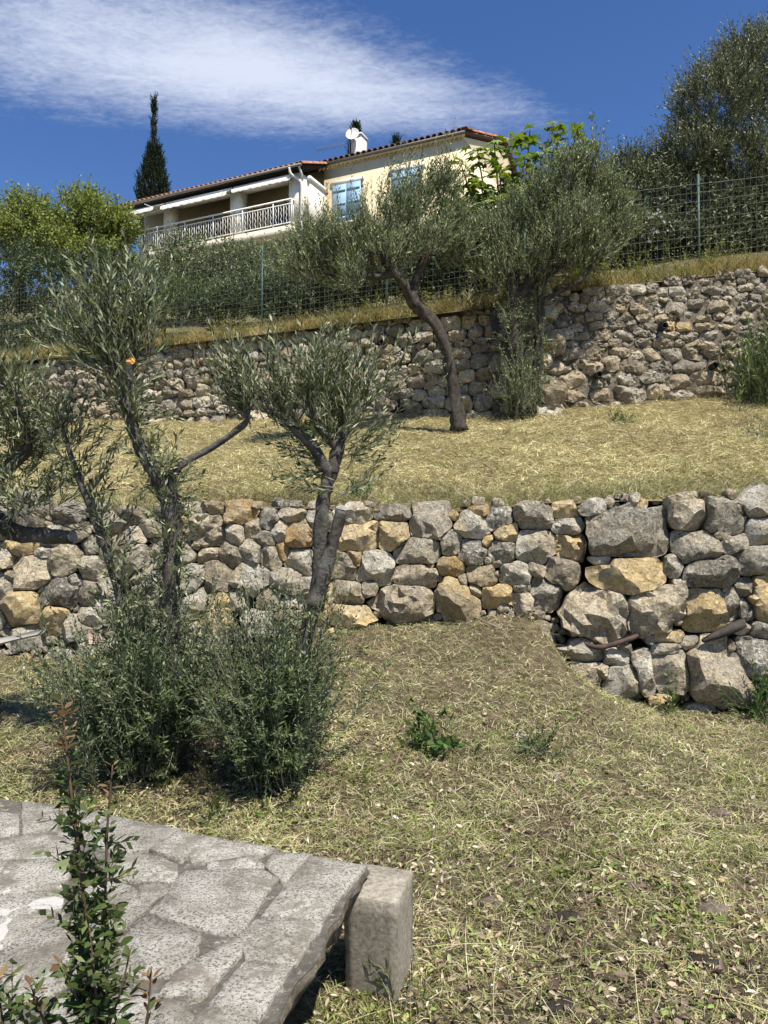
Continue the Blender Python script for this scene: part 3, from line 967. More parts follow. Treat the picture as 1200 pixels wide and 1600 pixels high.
mb = MB(); mb.tube([(-.22, 1.46, hz(14.65)), (6.0, 1.46, hz(14.65))], .05, 10); mb.build('gutter', M['gutter'], roof2)


def tile_mesh(name, length, rad, mat):
    n = 6; V = []
    for yy, rr in ((0, rad), (length, rad * .85)):
        for q in (1.0, .8):
            for j in range(n + 1):
                t = math.pi * j / n
                V.append((rr * q * math.cos(t), yy, rr * q * math.sin(t)))
    k = n + 1
    F = []
    for j in range(n):
        F += [(j, j + 1, 2 * k + j + 1, 2 * k + j), (k + j + 1, k + j, 3 * k + j, 3 * k + j + 1), (j + 1, j, k + j, k + j + 1)]
    o = mesh_np(name, V, np.array(F), mat, smooth=False)
    me = o.data
    bpy.data.objects.remove(o)
    return me


tile_a = tile_mesh('tile_a', .45, .095, M['tile'])
tile_b = tile_mesh('tile_b', .45, .105, M['tile_dark'])
def put(me, name, parent, loc, rot=(0, 0, 0), sc=1.0):
    o = bpy.data.objects.new(name, me)
    C.objects.link(o); o.parent = parent
    o.location = loc; o.rotation_euler = rot
    o.scale = (sc, sc, sc) if isinstance(sc, (int, float)) else sc
    return o
x = -9.85
while x < .2:
    for row in range(2):
        put(tile_a, 'tile', roof1, (x, -.48 + row * .40, hz(13.80) + row * .40 * RS), (math.atan(RS), 0, 0))
    x += .235
for k in range(9):          # verge tiles on the right edge of the loggia roof
    put(tile_a, 'tile', roof1, (.13, -.44 + k * .26, hz(13.82) + k * .26 * RS), (math.atan(RS), 0, random.uniform(-.06, .06)), 1.15)
x = -.1
while x < 6.1:
    for row in range(2):
        put(tile_b, 'tile', roof2, (x, 1.42 + row * .4, hz(14.70) + row * .4 * .40), (math.atan(.40), 0, 0))
    x += .245
for k in range(20):
    put(tile_a, 'tile', roof2, (5.92, 1.45 + k * .29, hz(14.72) + k * .29 * .40), (math.atan(.40), 0, random.uniform(-.06, .06)), 1.15)
# génoise: scalloped row of tile ends under the main eave
mb = MB()
xx = np.arange(-.1, 5.95, .19)
for x in xx:
    V = []
    for y in (1.50, 1.595):
        for j in range(7):
            t = math.pi * j / 6
            V.append((x + .09 * math.cos(t), y, hz(14.43) + .11 * math.sin(t)))
    mb.add(V, [(j, j + 1, 8 + j, 7 + j) for j in range(6)])
mb.box((-.1, 1.51, hz(14.54)), (5.95, 1.597, hz(14.62)))
mb.build('eave_moulding', M['render_yellow'], roof2)
# awnings between the columns: cassette, sloping cloth and scalloped valance
def awning(x0, x1, drop=.22, out=.55):
    mb = MB(); mb.tube([(x0, -.28, hz(13.52)), (x1, -.28, hz(13.52))], .07, 8)
    a = mb.build('awning', M['white_paint'], house)
    n = 24; V = []
    for k in range(n + 1):
        t = k / n; x = x0 + (x1 - x0) * t
        V += [(x, -.3, hz(13.50)), (x, -.3 - out * .6, hz(13.52) - drop), (x, -.3 - out * .6 - .01, hz(13.52) - drop - .12 - .04 * abs(math.sin(t * math.pi * 9)))]
    F = []
    for k in range(n):
        i = 3 * k
        F += [(i, i + 1, i + 4, i + 3), (i + 1, i + 2, i + 5, i + 4)]
    mesh_np('awning_cloth', V, np.array(F), M['awning'], a)
    mb = MB(); mb.tube([(x0 + .15, -.12, hz(13.3)), (x0 + .15, -.2 - out, hz(13.52) - drop)], .015, 5)
    mb.tube([(x1 - .15, -.12, hz(13.3)), (x1 - .15, -.2 - out, hz(13.52) - drop)], .015, 5)
    mb.build('awning_arm', M['white_paint'], a)
awning(-3.0, -.3, .10, .28)
awning(-6.4, -3.1, .24, .6)
awning(-10.3, -6.5, .34, 1.1)
# railing
mb = MB()
RY = -.38
mb.box((-9.65, RY - .03, hz(12.56)), (-.28, RY + .03, hz(12.61)))
mb.box((-9.65, RY - .015, hz(12.40)), (-.28, RY + .015, hz(12.43)))
mb.box((-9.65, RY - .015, hz(11.68)), (-.28, RY + .015, hz(11.71)))
mb.box((-.31, RY + .03, hz(12.555)), (-.25, .2, hz(12.605)))
mb.box((-.295, RY + .02, hz(11.68)), (-.265, .2, hz(11.71)))
rail = mb.build('railing', M['white_paint'], house)
mbs = MB(); mbs.tube([(0, 0, 0), (0, 0, .69)], .012, 5)
st = mbs.build('baluster', M['white_paint']); straight = st.data; bpy.data.objects.remove(st)
mbs = MB(); mbs.tube([(.022 * math.sin(k * math.pi / 3), 0, .69 * k / 18) for k in range(19)], .012, 5)
st = mbs.build('baluster', M['white_paint']); wavy = st.data; bpy.data.objects.remove(st)
mbs = MB(); mbs.box((-.02, -.02, 0), (.02, .02, .96))
st = mbs.build('post', M['white_paint']); postm = st.data; bpy.data.objects.remove(st)
k = 0; x = -9.6
while x < -.3:
    if k % 12 == 0: put(postm, 'post', rail, (x, RY, hz(11.60)))
    else: put(wavy if k % 2 else straight, 'baluster', rail, (x, RY, hz(11.71)))
    x += .118; k += 1
put(postm, 'post', rail, (-.28, RY, hz(11.60)))
for y in (-.25, -.12, .02): put(straight, 'baluster', rail, (-.28, y, hz(11.71)))
mbs = MB(); mbs.tube([(.05 * math.cos(t), 0, .05 * math.sin(t)) for t in np.linspace(0, 6.28, 11)], .008, 4, caps=False)
st = mbs.build('scroll', M['iron']); scrollm = st.data; bpy.data.objects.remove(st)
for x in np.arange(-9.5, -.4, .47): put(scrollm, 'scroll', rail, (x, RY, hz(12.50)))
# loggia interior
for x0, x1, m_ in ((-2.4, -1.1, 'dark_glass'), (-5.6, -4.1, 'dark_glass'), (-8.6, -7.4, 'dark_glass')):
    mb = MB(); mb.box((x0, 1.85, hz(11.6)), (x1, 1.897, hz(13.0)))
    f = mb.build('window', M[m_], house)
    mb = MB(); mb.box((x0 - .08, 1.86, hz(13.003)), (x1 + .08, 1.90, hz(13.09))); mb.build('frame', plain('wood_frame', (.42, .31, .17)), f)
for x0, x1, m_ in ((-1.9, -.6, 'curtain_blue'), (-4.3, -3.9, 'curtain_red'), (-7.2, -6.85, 'curtain_blue')):
    mb = MB(); mb.box((x0, .7, hz(11.56)), (x1, 1.0, hz(12.45))); mb.box((x0, 1.003, hz(11.56)), (x1, 1.08, hz(12.7)))
    mb.build('garden_chair', M[m_], house)
for x in (-1.35, -5.9):
    mb = MB(); mb.box((x - .05, 1.80, hz(13.1)), (x + .05, 1.897, hz(13.25)))
    lamp = mb.build('wall_lamp', M['iron'], house)
    mb = MB(); mb.tube([(x - .2, 1.62, hz(13.15)), (x, 1.78, hz(13.2)), (x + .2, 1.62, hz(13.15))], .02, 5); mb.tube([(x - .2, 1.62, hz(13.1)), (x - .2, 1.62, hz(13.2))], .05, 8); mb.tube([(x + .2, 1.62, hz(13.1)), (x + .2, 1.62, hz(13.2))], .05, 8)
    mb.build('lamp_arm', M['iron'], lamp)
# downpipe with its swan neck
p, r_ = spline([(-.3, -.52, hz(13.72)), (-.26, -.48, hz(13.5)), (-.02, -.30, hz(13.28)), (.06, -.24, hz(13.05)), (.06, -.24, hz(12.0)), (.06, -.24, hz(7.0))], [.05] * 6, 5)
mb = MB(); mb.tube(p, r_, 10)
mb.tube([(.10, -.5, hz(13.72)), (.10, -.3, hz(13.5)), (.09, -.22, hz(13.25))], .04, 8)
mb.build('downpipe', M['pipe_white'], house)
# main block windows with blue shutters
def shutter_window(x0, x1, z0, z1):
    mb = MB(); mb.box((x0 - .1, 1.56, z1 + .003), (x1 + .12, 1.63, z1 + .2))
    w = mb.build('window', M['render_white'], house)
    mb = MB(); mb.box((x0 - .1, 1.50, z0 - .1), (x1 + .1, 1.63, z0 - .003)); mb.build('sill', M['render_white'], w)
    xm = (x0 + x1) / 2
    for a, c in ((x0, xm - .01), (xm + .01, x1)):
        mb = MB(); mb.box((a, 1.55, z0), (c, 1.58, z1))
        mb.build('shutter', M['shutter'], w)
        for q in (.12, .5, .85):
            zq = z0 + (z1 - z0) * q
            mb = MB(); mb.box((a + .03, 1.53, zq - .04), (c - .03, 1.547, zq + .04))
            mb.build('batten', M['shutter'], w)
shutter_window(.42, 1.66, hz(12.2), hz(13.72))
shutter_window(3.02, 4.25, hz(12.2), hz(13.72))
# chimney, dish, aerial
mb = MB(); mb.box((.85, 2.3, hz(14.6)), (1.30, 2.85, hz(15.98))); mb.box((.81, 2.26, hz(15.983)), (1.34, 2.89, hz(16.05)))
ch = mb.build('chimney', M['render_white'], house)
V = []; n = 20
for q, (rr, yy) in enumerate(((.0, .07), (.11, .055), (.2, .025), (.27, 0))):
    for j in range(n): V.append((rr * math.cos(2 * math.pi * j / n), yy, rr * math.sin(2 * math.pi * j / n)))
F = [(q * n + j, q * n + (j + 1) % n, (q + 1) * n + (j + 1) % n, (q + 1) * n + j) for q in range(3) for j in range(n)]
d_ = mesh_np('satellite_dish', V, np.array(F), M['dish'], house, True, (1.02, 2.1, hz(15.98)))
d_.rotation_euler = (R(-14), 0, R(14))
mb = MB(); mb.tube([(0, .0, -.25), (0, -.26, .0)], .012, 5); mb.box((-.03, -.30, -.03), (.03, -.24, .05)); mb.tube([(0, .07, 0), (0, .2, -.1)], .025, 6); mb.build('feed_arm', M['iron'], d_)
mb = MB(); mb.tube([(-.75, 2.25, hz(15.73)), (.85, 2.25, hz(15.73))], .012, 5)
for x in np.arange(-.7, .8, .13): mb.tube([(x, 2.05, hz(15.73)), (x, 2.45, hz(15.73))], .008, 4)
mb.tube([(.8, 2.25, hz(15.2)), (.8, 2.25, hz(15.85))], .018, 6)
mb.build('aerial', M['metal'], ch)


# ------------------------------------------------------------------ foliage machinery
def unit(v):
    return v / (np.linalg.norm(v, axis=-1, keepdims=True) + 1e-9)


def shoots(r, O, D, Ln, leaf=(.055, .012), space=.022, bend=.25, ang=.75, stem=.0022, first=.08, jitter=.25, stems=True):
    """leafy shoots: opposite leaf pairs along bending stems. Returns (leafV, leafF, stemV, stemF)"""
    O = np.asarray(O, float); D = unit(np.asarray(D, float)); Ln = np.asarray(Ln, float)
    n = len(O)
    cnt = np.maximum(3, (Ln / space).astype(int))
    sid = np.repeat(np.arange(n), cnt)
    pos = np.arange(len(sid)) - np.repeat(np.cumsum(cnt) - cnt, cnt)
    t = first + (1 - first) * (pos + .5) / cnt[sid]
    up = np.array((0, 0, 1.0))
    bv = r.normal(0, .5, (n, 3)) * .35 + up * 1.0
    bv = bv * bend * r.uniform(.3, 1.4, (n, 1))
    pt = O[sid] + (D[sid] * t[:, None] + bv[sid] * (t ** 2)[:, None]) * Ln[sid][:, None]
    T = unit(D[sid] + 2 * bv[sid] * t[:, None])
    ref = unit(r.normal(0, 1, (n, 3)))[sid]
    A = unit(np.cross(T, ref)); B = np.cross(T, A)
    th = pos * (math.pi / 2) + r.normal(0, .3, len(sid))
    S = A * np.cos(th)[:, None] + B * np.sin(th)[:, None]
    Vs, Fs = [], []
    base = 0
    for sg in (1, -1):
        aa = ang * r.uniform(.6, 1.3, len(sid))
        ld = unit(T * np.cos(aa)[:, None] + sg * S * np.sin(aa)[:, None] + r.normal(0, jitter, (len(sid), 3)) * .6)
        wv = unit(np.cross(ld, T) + r.normal(0, jitter, (len(sid), 3)))
        ll = leaf[0] * r.uniform(.65, 1.25, len(sid)) * np.clip(1.25 - t * .45, .5, 1.2)
        ww = leaf[1] * r.uniform(.75, 1.25, len(sid)) * .5
        tip = pt + ld * ll[:, None]
        mid = pt + ld * (ll * .5)[:, None]
        q = np.stack([pt, mid + wv * ww[:, None], tip, mid - wv * ww[:, None]], 1)
        flip = r.random(len(sid)) < .42
        q[flip] = q[flip][:, ::-1]
        Vs.append(q.reshape(-1, 3))
        Fs.append(np.arange(len(sid) * 4).reshape(-1, 4) + base)
        base += len(sid) * 4
    lv, lf = np.concatenate(Vs), np.concatenate(Fs)
    if not stems:
        return lv, lf, np.zeros((0, 3)), np.zeros((0, 4), int)
    # stems: 3-sided, 3 stations
    a = unit(np.cross(D, unit(r.normal(0, 1, (n, 3))))); b = np.cross(D, a)
    SV = []
    for tt, rr in ((0, 1.5), (.5, 1.0), (1.0, .35)):
        c = O + (D * tt + bv * tt * tt) * Ln[:, None]
        for j in range(3):
            th = 2 * math.pi * j / 3
            SV.append(c + (a * math.cos(th) + b * math.sin(th)) * stem * rr)
    SV = np.stack(SV, 1)                       # n, 9, 3
    f = np.array([(q * 3 + j, q * 3 + (j + 1) % 3, q * 3 + 3 + (j + 1) % 3, q * 3 + 3 + j) for q in range(2) for j in range(3)])
    SF = (f[None] + (np.arange(n) * 9)[:, None, None]).reshape(-1, 4)
    return lv, lf, SV.reshape(-1, 3), SF


class Crown:
    def __init__(s, seed): s.r = np.random.default_rng(seed); s.lv, s.lf, s.sv, s.sf, s.n, s.m = [], [], [], [], 0, 0
    def put(s, O, D, L, **k):
        lv, lf, sv, sf = shoots(s.r, O, D, L, **k)
        s.lv.append(lv); s.lf.append(lf + s.n); s.n += len(lv)
        if len(sv): s.sv.append(sv); s.sf.append(sf + s.m); s.m += len(sv)
    def blob(s, c, rad, n, core=None, up=.6, out=1.0, rand=.5, ln=(.15, .35), shell=.0, **k):
        r = s.r
        d = unit(r.normal(0, 1, (n, 3)))
        q = (shell + (1 - shell) * r.random((n, 1)) ** (1 / 2.4))
        O = np.asarray(c) + d * q * np.asarray(rad)
        cc = np.asarray(core if core is not None else c)
        D = unit(unit(O - cc) * out + np.array((0, 0, up)) + r.normal(0, rand, (n, 3)))
        s.put(O, D, r.uniform(ln[0], ln[1], n), **k)
    def fan(s, o, dirs, spread, n, ln=(.2, .4), jit=.02, **k):
        r = s.r
        D = unit(np.asarray(dirs, float)[None] + r.normal(0, spread, (n, 3)))
        O = np.asarray(o)[None] + r.normal(0, jit, (n, 3))
        s.put(O, D, r.uniform(ln[0], ln[1], n), **k)
    def along(s, pts, n, spread=.9, up=.4, ln=(.1, .25), **k):
        """shoots sprouting along a polyline"""
        r = s.r
        pts = np.asarray(pts, float)
        i = r.integers(0, len(pts) - 1, n); t = r.random((n, 1))
        O = pts[i] * (1 - t) + pts[i + 1] * t
        D = unit(r.normal(0, spread, (n, 3)) + np.array((0, 0, up)))
        s.put(O, D, r.uniform(ln[0], ln[1], n), **k)
    def build(s, parent, mat, twig=None):
        o = mesh_np('crown', np.concatenate(s.lv), np.concatenate(s.lf), mat, parent, kind='stuff')
        if s.sv and twig:
            mesh_np('twigs', np.concatenate(s.sv), np.concatenate(s.sf), twig, parent, kind='stuff')
        return o


def limb(root, pts, rad, name='branch', n=12, mat='bark', sub=8, wob=.26, seed=0):
    p, r_ = spline(pts, rad, sub)
    mb = MB(); mb.tube(p, r_, n, True, wob, seed)
    return mb.build(name, M[mat], root, True), p


def cut_face(root, c, nrm, rad, mat):
    nrm = unit(np.asarray(nrm, float)); a = unit(np.cross(nrm, np.array((.2, .1, 1.0)))); b = np.cross(nrm, a)
    V = [c + (a * math.cos(t) + b * math.sin(t)) * rad * (1 + .12 * math.sin(3 * t)) for t in np.linspace(0, 2 * math.pi, 15)[:-1]] + [c + nrm * .004]
    mesh_np('cut_end', V, np.array([(j, (j + 1) % 14, 14) for j in range(14)]), mat, root)


def PP(lst, d=None):
    return [P(*q) if len(q) == 3 else P(q[0], q[1], d) for q in lst]


# --- front left olive tree
tA = empty('olive_tree', P(270, 1210, 3.95), 0, 'front left olive tree with a freshly sawn orange branch end', 'tree')
tA.location = (0, 0, 0)
_, pA = limb(tA, PP([(268, 1200, 4.0), (270, 1080, 4.0), (266, 960, 4.0), (268, 850, 4.0), (264, 770, 4.0)]), [.068, .055, .047, .043, .047], 'trunk', 14, seed=1)
_, pA1 = limb(tA, PP([(264, 775, 4.0), (240, 735, 3.97), (212, 680, 3.95), (198, 625, 3.93), (203, 566, 3.9)]), [.043, .038, .033, .028, .023], seed=2)
cut_face(tA, P(204, 564, 3.895), (.15, -.8, .55), .024, M['cut_wood'])
_, pA2 = limb(tA, PP([(266, 770, 4.0), (270, 742, 4.0), (290, 722, 4.0), (335, 697, 4.0), (380, 664, 4.0), (392, 648, 4.0)]), [.035, .026, .018, .016, .015, .01], seed=3)
_, pA3 = limb(tA, PP([(215, 1190, 4.1), (205, 1050, 4.1), (192, 950, 4.1), (165, 850, 4.1), (120, 740, 4.1), (95, 660, 4.1)]), [.045, .038, .032, .024, .016, .008], seed=4)
_, pA4 = limb(tA, PP([(198, 640, 3.93), (180, 590, 3.9), (165, 530, 3.88), (150, 470, 3.86)]), [.028, .02, .013, .006], seed=5)
_, pA5 = limb(tA, PP([(203, 600, 3.93), (215, 540, 3.95), (235, 480, 4.0)]), [.022, .014, .006], seed=6)
cr = Crown(31)
near = dict(leaf=(.058, .0115), space=.023, ang=.6)
cr.along(pA4, 32, .7, 1.0, (.16, .40), **near)
cr.along(pA5, 20, .65, 1.0, (.16, .40), **near)
cr.blob(P(172, 545, 3.9), (.22, .22, .17), 46, core=P(200, 660, 3.93), up=.7, rand=.4, ln=(.18, .38), **near)
cr.fan(P(175, 580, 3.9), (-.55, -.1, .8), .30, 24, (.26, .46), .05, **near)
cr.fan(P(195, 560, 3.9), (-.1, -.1, 1), .28, 16, (.28, .46), .05, **near)
cr.fan(P(222, 545, 3.95), (.15, 0, 1), .28, 14, (.2, .42), .05, **near)
cr.along(pA1[:28], 60, .85, .55, (.12, .26), **near)
cr.fan(P(388, 655, 4.0), (-.40, 0, 1), .36, 26, (.22, .44), .02, **near)
cr.fan(P(345, 640, 4.0), (-.3, 0, 1), .5, 6, (.15, .25), .04, **near)
cr.along(pA2[4:10], 8, 1.0, .2, (.1, .22), **near)
cr.along(pA3[8:], 74, .7, .8, (.16, .34), **near)
cr.fan(P(100, 690, 4.1), (-.1, 0, 1), .45, 18, (.2, .36), .06, **near)
cr.along(pA[4:], 190, .9, .55, (.08, .24), leaf=(.045, .0095), space=.02, ang=.7)
cr.along(pA3[:18], 120, .9, .55, (.1, .26), leaf=(.045, .0095), space=.02, ang=.7)
cr.build(tA, M['olive'], M['twig'])
# suckers at its foot: a bush of thin leafy stems
def sucker_bush(tree, c, rx, ry, h, n, seed, lean=0.0):
    b = Crown(seed); r = b.r
    g = np.asarray(c, float)
    O = g + np.stack([r.normal(0, rx * .38, n), r.normal(0, ry * .38, n), r.uniform(0, .08, n)], 1)
    D = unit((O - g) * np.array((.9, .9, 0)) + np.stack([r.normal(lean, .17, n), r.normal(0, .17, n), np.full(n, .62)], 1))
    b.put(O, D, r.uniform(.35, 1.12, n) * h, leaf=(.036, .0085), space=.016, ang=.8, bend=.12, first=.03, stem=.0026)
    # side shoots on those stems
    k = n * 4
    i = r.integers(0, n, k); t = r.uniform(.03, .95, (k, 1)) ** 1.15
    O2 = O[i] + D[i] * t * (h * .72)
    D2 = unit(D[i] * .5 + unit((O2 - g) * np.array((1, 1, 0))) * .45 + r.normal(0, .55, (k, 3)) + np.array((0, -.05, .12)))
    b.put(O2, D2, r.uniform(.10, .26, k), leaf=(.034, .0085), space=.016, ang=.8, stem=.0016)
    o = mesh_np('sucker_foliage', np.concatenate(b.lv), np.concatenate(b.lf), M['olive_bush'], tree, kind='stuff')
    mesh_np('sucker_stems', np.concatenate(b.sv), np.concatenate(b.sf), M['twig'], tree, kind='stuff')


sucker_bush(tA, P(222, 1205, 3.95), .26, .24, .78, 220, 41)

# --- second front olive tree with the sawn stub
tB = empty('olive_tree', (0, 0, 0), 0, 'second front olive tree with a sawn-off grey stub beside its trunk', 'tree')
_, pB = limb(tB, PP([(432, 1222, 3.85), (455, 1090, 3.95), (483, 975, 4.02), (497, 900, 4.05), (502, 830, 4.05), (506, 775, 4.05), (518, 735, 4.05)]), [.055, .046, .042, .038, .036, .034, .034], 'trunk', 14, seed=11)
_, pBs = limb(tB, PP([(490, 950, 4.03), (512, 880, 4.0), (522, 840, 3.98), (533, 797, 3.96)]), [.045, .036, .032, .029], 'stub', seed=12)
cut_face(tB, P(534, 793, 3.958), (.1, -.45, .85), .028, M['cut_grey'])
_, pB1 = limb(tB, PP([(516, 745, 4.05), (498, 712, 4.03), (478, 688, 4.0), (450, 662, 3.98), (425, 640, 3.96)]), [.038, .03, .024, .014, .006], seed=13)
_, pB2 = limb(tB, PP([(518, 740, 4.05), (528, 700, 4.06), (534, 660, 4.08), (540, 600, 4.1)]), [.038, .032, .022, .008], seed=14)
_, pB3 = limb(tB, PP([(528, 700, 4.06), (505, 676, 4.0), (490, 640, 3.95), (480, 580, 3.92)]), [.026, .02, .013, .005], seed=15)
_, pB4 = limb(tB, PP([(530, 690, 4.06), (560, 650, 4.1), (585, 610, 4.12)]), [.02, .012, .005], seed=16)
cr = Crown(32)
cr.along(pB2[8:], 24, .65, 1.0, (.16, .38), **near)
cr.along(pB3[5:], 26, .65, 1.0, (.16, .42), **near)
cr.along(pB4[4:], 18, .65, .9, (.16, .36), **near)
cr.along(pB1[10:], 26, .6, 1.0, (.18, .44), **near)
cr.blob(P(505, 640, 4.03), (.22, .2, .12), 44, core=P(525, 740, 4.05), up=.6, rand=.4, ln=(.18, .38), **near)
cr.fan(P(520, 690, 4.05), (0.1, -.2, .9), .45, 18, (.2, .36), .05, **near)
cr.fan(P(430, 650, 3.98), (-.35, -.1, 1), .28, 12, (.3, .46), .04, **near)
cr.fan(P(580, 620, 4.1), (.35, -.1, 1), .3, 10, (.24, .4), .04, **near)
for o_, d_ in (((505, 720), (-1, -.1, .1)), ((515, 735), (-1, -.3, -.1)), ((540, 715), (1, -.2, .15)), ((520, 760), (-1, 0, .0)), ((530, 770), (.9, -.2, .25)), ((500, 700), (-1, 0, .35)), ((545, 690), (1, 0, .4))):
    cr.fan(P(*o_, 4.03), d_, .16, 4, (.2, .36), .015, bend=.35, leaf=(.055, .0125), space=.026, ang=.7)
cr.along(pB[14:28], 26, 1.0, .3, (.08, .18), leaf=(.05, .0105), space=.02, ang=.7)
cr.build(tB, M['olive'], M['twig'])
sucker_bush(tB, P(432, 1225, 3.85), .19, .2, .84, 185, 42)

# --- olive at the left edge of the picture: limbs reaching in from outside
tC = empty('olive_tree', (0, 0, 0), 0, 'olive tree at the left edge with a bare grey limb reaching in', 'tree')
_, pC = limb(tC, PP([(-120, 1180, 4.6), (-110, 1000, 4.6), (-85, 860, 4.6), (-60, 800, 4.6)]), [.09, .08, .07, .065], 'trunk', 14, seed=21)
_, pC1 = limb(tC, PP([(-70, 820, 4.6), (-10, 812, 4.6), (25, 833, 4.58), (70, 838, 4.56), (112, 838, 4.54)]), [.06, .055, .05, .045, .04], seed=22)
cut_face(tC, P(114, 838, 4.535), (.9, -.4, .1), .038, M['cut_grey'])
_, pC2 = limb(tC, PP([(-62, 805, 4.6), (-20, 760, 4.5), (25, 720, 4.4), (45, 690, 4.35), (22, 640, 4.3), (0, 590, 4.3)]), [.055, .045, .035, .028, .02, .008], seed=23)
_, pC3 = limb(tC, PP([(-62, 805, 4.6), (-70, 700, 4.6), (-60, 600, 4.6)]), [.05, .03, .01], seed=24)
cr = Crown(33)
cr.along(pC2[14:], 70, .8, .7, (.16, .34), **near)
cr.fan(P(10, 620, 4.3), (0, 0, 1), .5, 26, (.2, .32), .06, **near)
cr.blob(P(10, 740, 4.4), (.22, .2, .3), 90, up=.5, rand=.5, ln=(.16, .32), **near)
cr.blob(P(60, 790, 4.3), (.2, .2, .12), 40, up=.5, rand=.5, ln=(.14, .28), **near)
cr.along(pC3, 80, .9, .6, (.18, .34), **near)
cr.build(tC, M['olive'], M['twig'])

# --- the pair of olives on the terrace
far = dict(leaf=(.075, .017), space=.034, ang=.7, stem=.003)
tD = empty('olive_tree', (0, 0, 0), 0, 'leaning terrace olive tree with a bare curved dark trunk', 'tree')
_, pD = limb(tD, PP([(717, 672, 11.2), (713, 630, 11.2), (700, 560, 11.2), (682, 510, 11.2), (655, 482, 11.2), (640, 460, 11.2)]), [.13, .09, .078, .08, .088, .082], 'trunk', 14, wob=.3, mat='bark_dark', seed=51)
_, pD1 = limb(tD, PP([(645, 470, 11.2), (628, 440, 11.1), (605, 415, 11.0), (585, 380, 10.9), (570, 340, 10.9)]), [.078, .066, .05, .034, .013], mat='bark_dark', seed=52)
_, pD2 = limb(tD, PP([(650, 475, 11.2), (648, 445, 11.3), (658, 415, 11.35), (680, 370, 11.4), (690, 310, 11.4)]), [.078, .068, .06, .04, .013], mat='bark_dark', seed=53)
_, pD3 = limb(tD, PP([(615, 428, 11.05), (580, 432, 10.9), (545, 430, 10.8), (505, 425, 10.7), (480, 405, 10.7)]), [.055, .045, .035, .025, .01], mat='bark_dark', seed=54)
_, pD4 = limb(tD, PP([(600, 405, 11.0), (575, 395, 10.8), (550, 375, 10.7), (535, 345, 10.7)]), [.04, .03, .02, .01], mat='bark_dark', seed=55)
cr = Crown(51)
for px, py, dd, q, n in ((478, 422, 10.7, .26, 95), (505, 392, 10.75, .27, 105), (545, 390, 10.8, .23, 85), (583, 380, 10.9, .24, 85), (625, 345, 11.0, .26, 105), (655, 322, 11.3, .27, 110), (690, 300, 11.4, .25, 95),
                      (700, 350, 11.4, .25, 90), (715, 392, 11.5, .22, 65), (600, 400, 10.8, .26, 95), (645, 400, 11.2, .25, 85), (550, 440, 10.7, .22, 55), (520, 432, 10.9, .22, 65), (590, 432, 11.2, .24, 65), (680, 380, 11.0, .22, 70)):
    cr.blob(P(px, py, dd), (q, q * 1.1, q * .8), n, core=P(px + (640 - px) * .25, py + 38, dd), up=.55, rand=.5, ln=(.16, .46), shell=.1, **far)
for px, py, dd in ((520, 375, 10.8), (555, 365, 10.9), (585, 365, 11), (610, 335, 11), (640, 308, 11.2), (665, 320, 11.3), (690, 300, 11.4), (470, 400, 10.7)):
    cr.fan(P(px, py, dd), (0, 0, 1), .25, 11, (.3, .72), .12, **far)
cr.along(pD[8:20], 14, 1.0, .2, (.1, .3), **far)
cr.build(tD, M['olive_far'], M['twig'])

tE = empty('olive_tree', (0, 0, 0), 0, 'bushy terrace olive tree with shoots round its dark trunks', 'tree')
_, pE = limb(tE, PP([(812, 650, 12.0), (808, 590, 12.0), (802, 520, 12.0), (803, 465, 12.0), (795, 430, 11.95)]), [.16, .13, .12, .115, .10], 'trunk', 14, wob=.3, mat='bark_dark', seed=61)
_, pE1 = limb(tE, PP([(805, 470, 12.0), (835, 430, 11.95), (862, 390, 11.9), (875, 350, 11.85), (880, 300, 11.8), (885, 262, 11.8)]), [.10, .095, .08, .07, .05, .02], mat='bark_dark', seed=62)
_, pE2 = limb(tE, PP([(830, 645, 12.0), (840, 560, 12.0), (845, 480, 12.0), (850, 440, 12.0), (900, 400, 12.0)]), [.09, .075, .06, .05, .02], mat='bark_dark', seed=63)
_, pE3 = limb(tE, PP([(798, 440, 11.95), (770, 410, 11.9), (740, 375, 11.85), (725, 330, 11.8)]), [.085, .06, .04, .015], mat='bark_dark', seed=64)
_, pE4 = limb(tE, PP([(846, 472, 12.0), (875, 455, 11.9), (905, 440, 11.8), (925, 415, 11.8), (950, 400, 11.8)]), [.04, .035, .032, .025, .01], mat='bark_dark', seed=65)
_, pE5 = limb(tE, PP([(803, 470, 12.0), (806, 410, 12.1), (800, 350, 12.2), (805, 290, 12.2)]), [.07, .06, .04, .015], mat='bark_dark', seed=66)
cr = Crown(61)
for px, py, dd, q, n in ((722, 402, 11.8, .26, 95), (750, 372, 11.85, .27, 105), (785, 392, 11.9, .28, 110), (828, 352, 11.9, .28, 115), (852, 312, 11.85, .28, 115), (882, 285, 11.8, .27, 115), (910, 272, 11.9, .25, 100), (935, 300, 12.0, .27, 110),
                      (958, 332, 12.0, .26, 100), (965, 368, 11.9, .25, 90), (938, 402, 11.8, .25, 90), (902, 418, 11.9, .24, 80), (872, 378, 11.6, .30, 120), (832, 418, 11.8, .26, 90), (780, 432, 11.8, .25, 80), (905, 345, 11.6, .30, 125), (865, 340, 12.2, .30, 110),
                      (800, 345, 12.1, .26, 85), (755, 425, 11.9, .24, 75), (920, 375, 12.1, .28, 100)):
    cr.blob(P(px, py, dd), (q, q * 1.1, q * .85), n, core=P(px + (840 - px) * .25, py + 38, dd), up=.6, rand=.5, ln=(.16, .46), shell=.1, **far)
for px, py, dd in ((880, 262, 11.8), (912, 252, 11.9), (945, 285, 12), (850, 290, 11.9)):
    cr.fan(P(px, py, dd), (0, 0, 1), .3, 8, (.25, .55), .12, **far)
cr.along(pE[2:26], 170, .8, .6, (.2, .55), leaf=(.06, .013), space=.03, ang=.7, stem=.003)
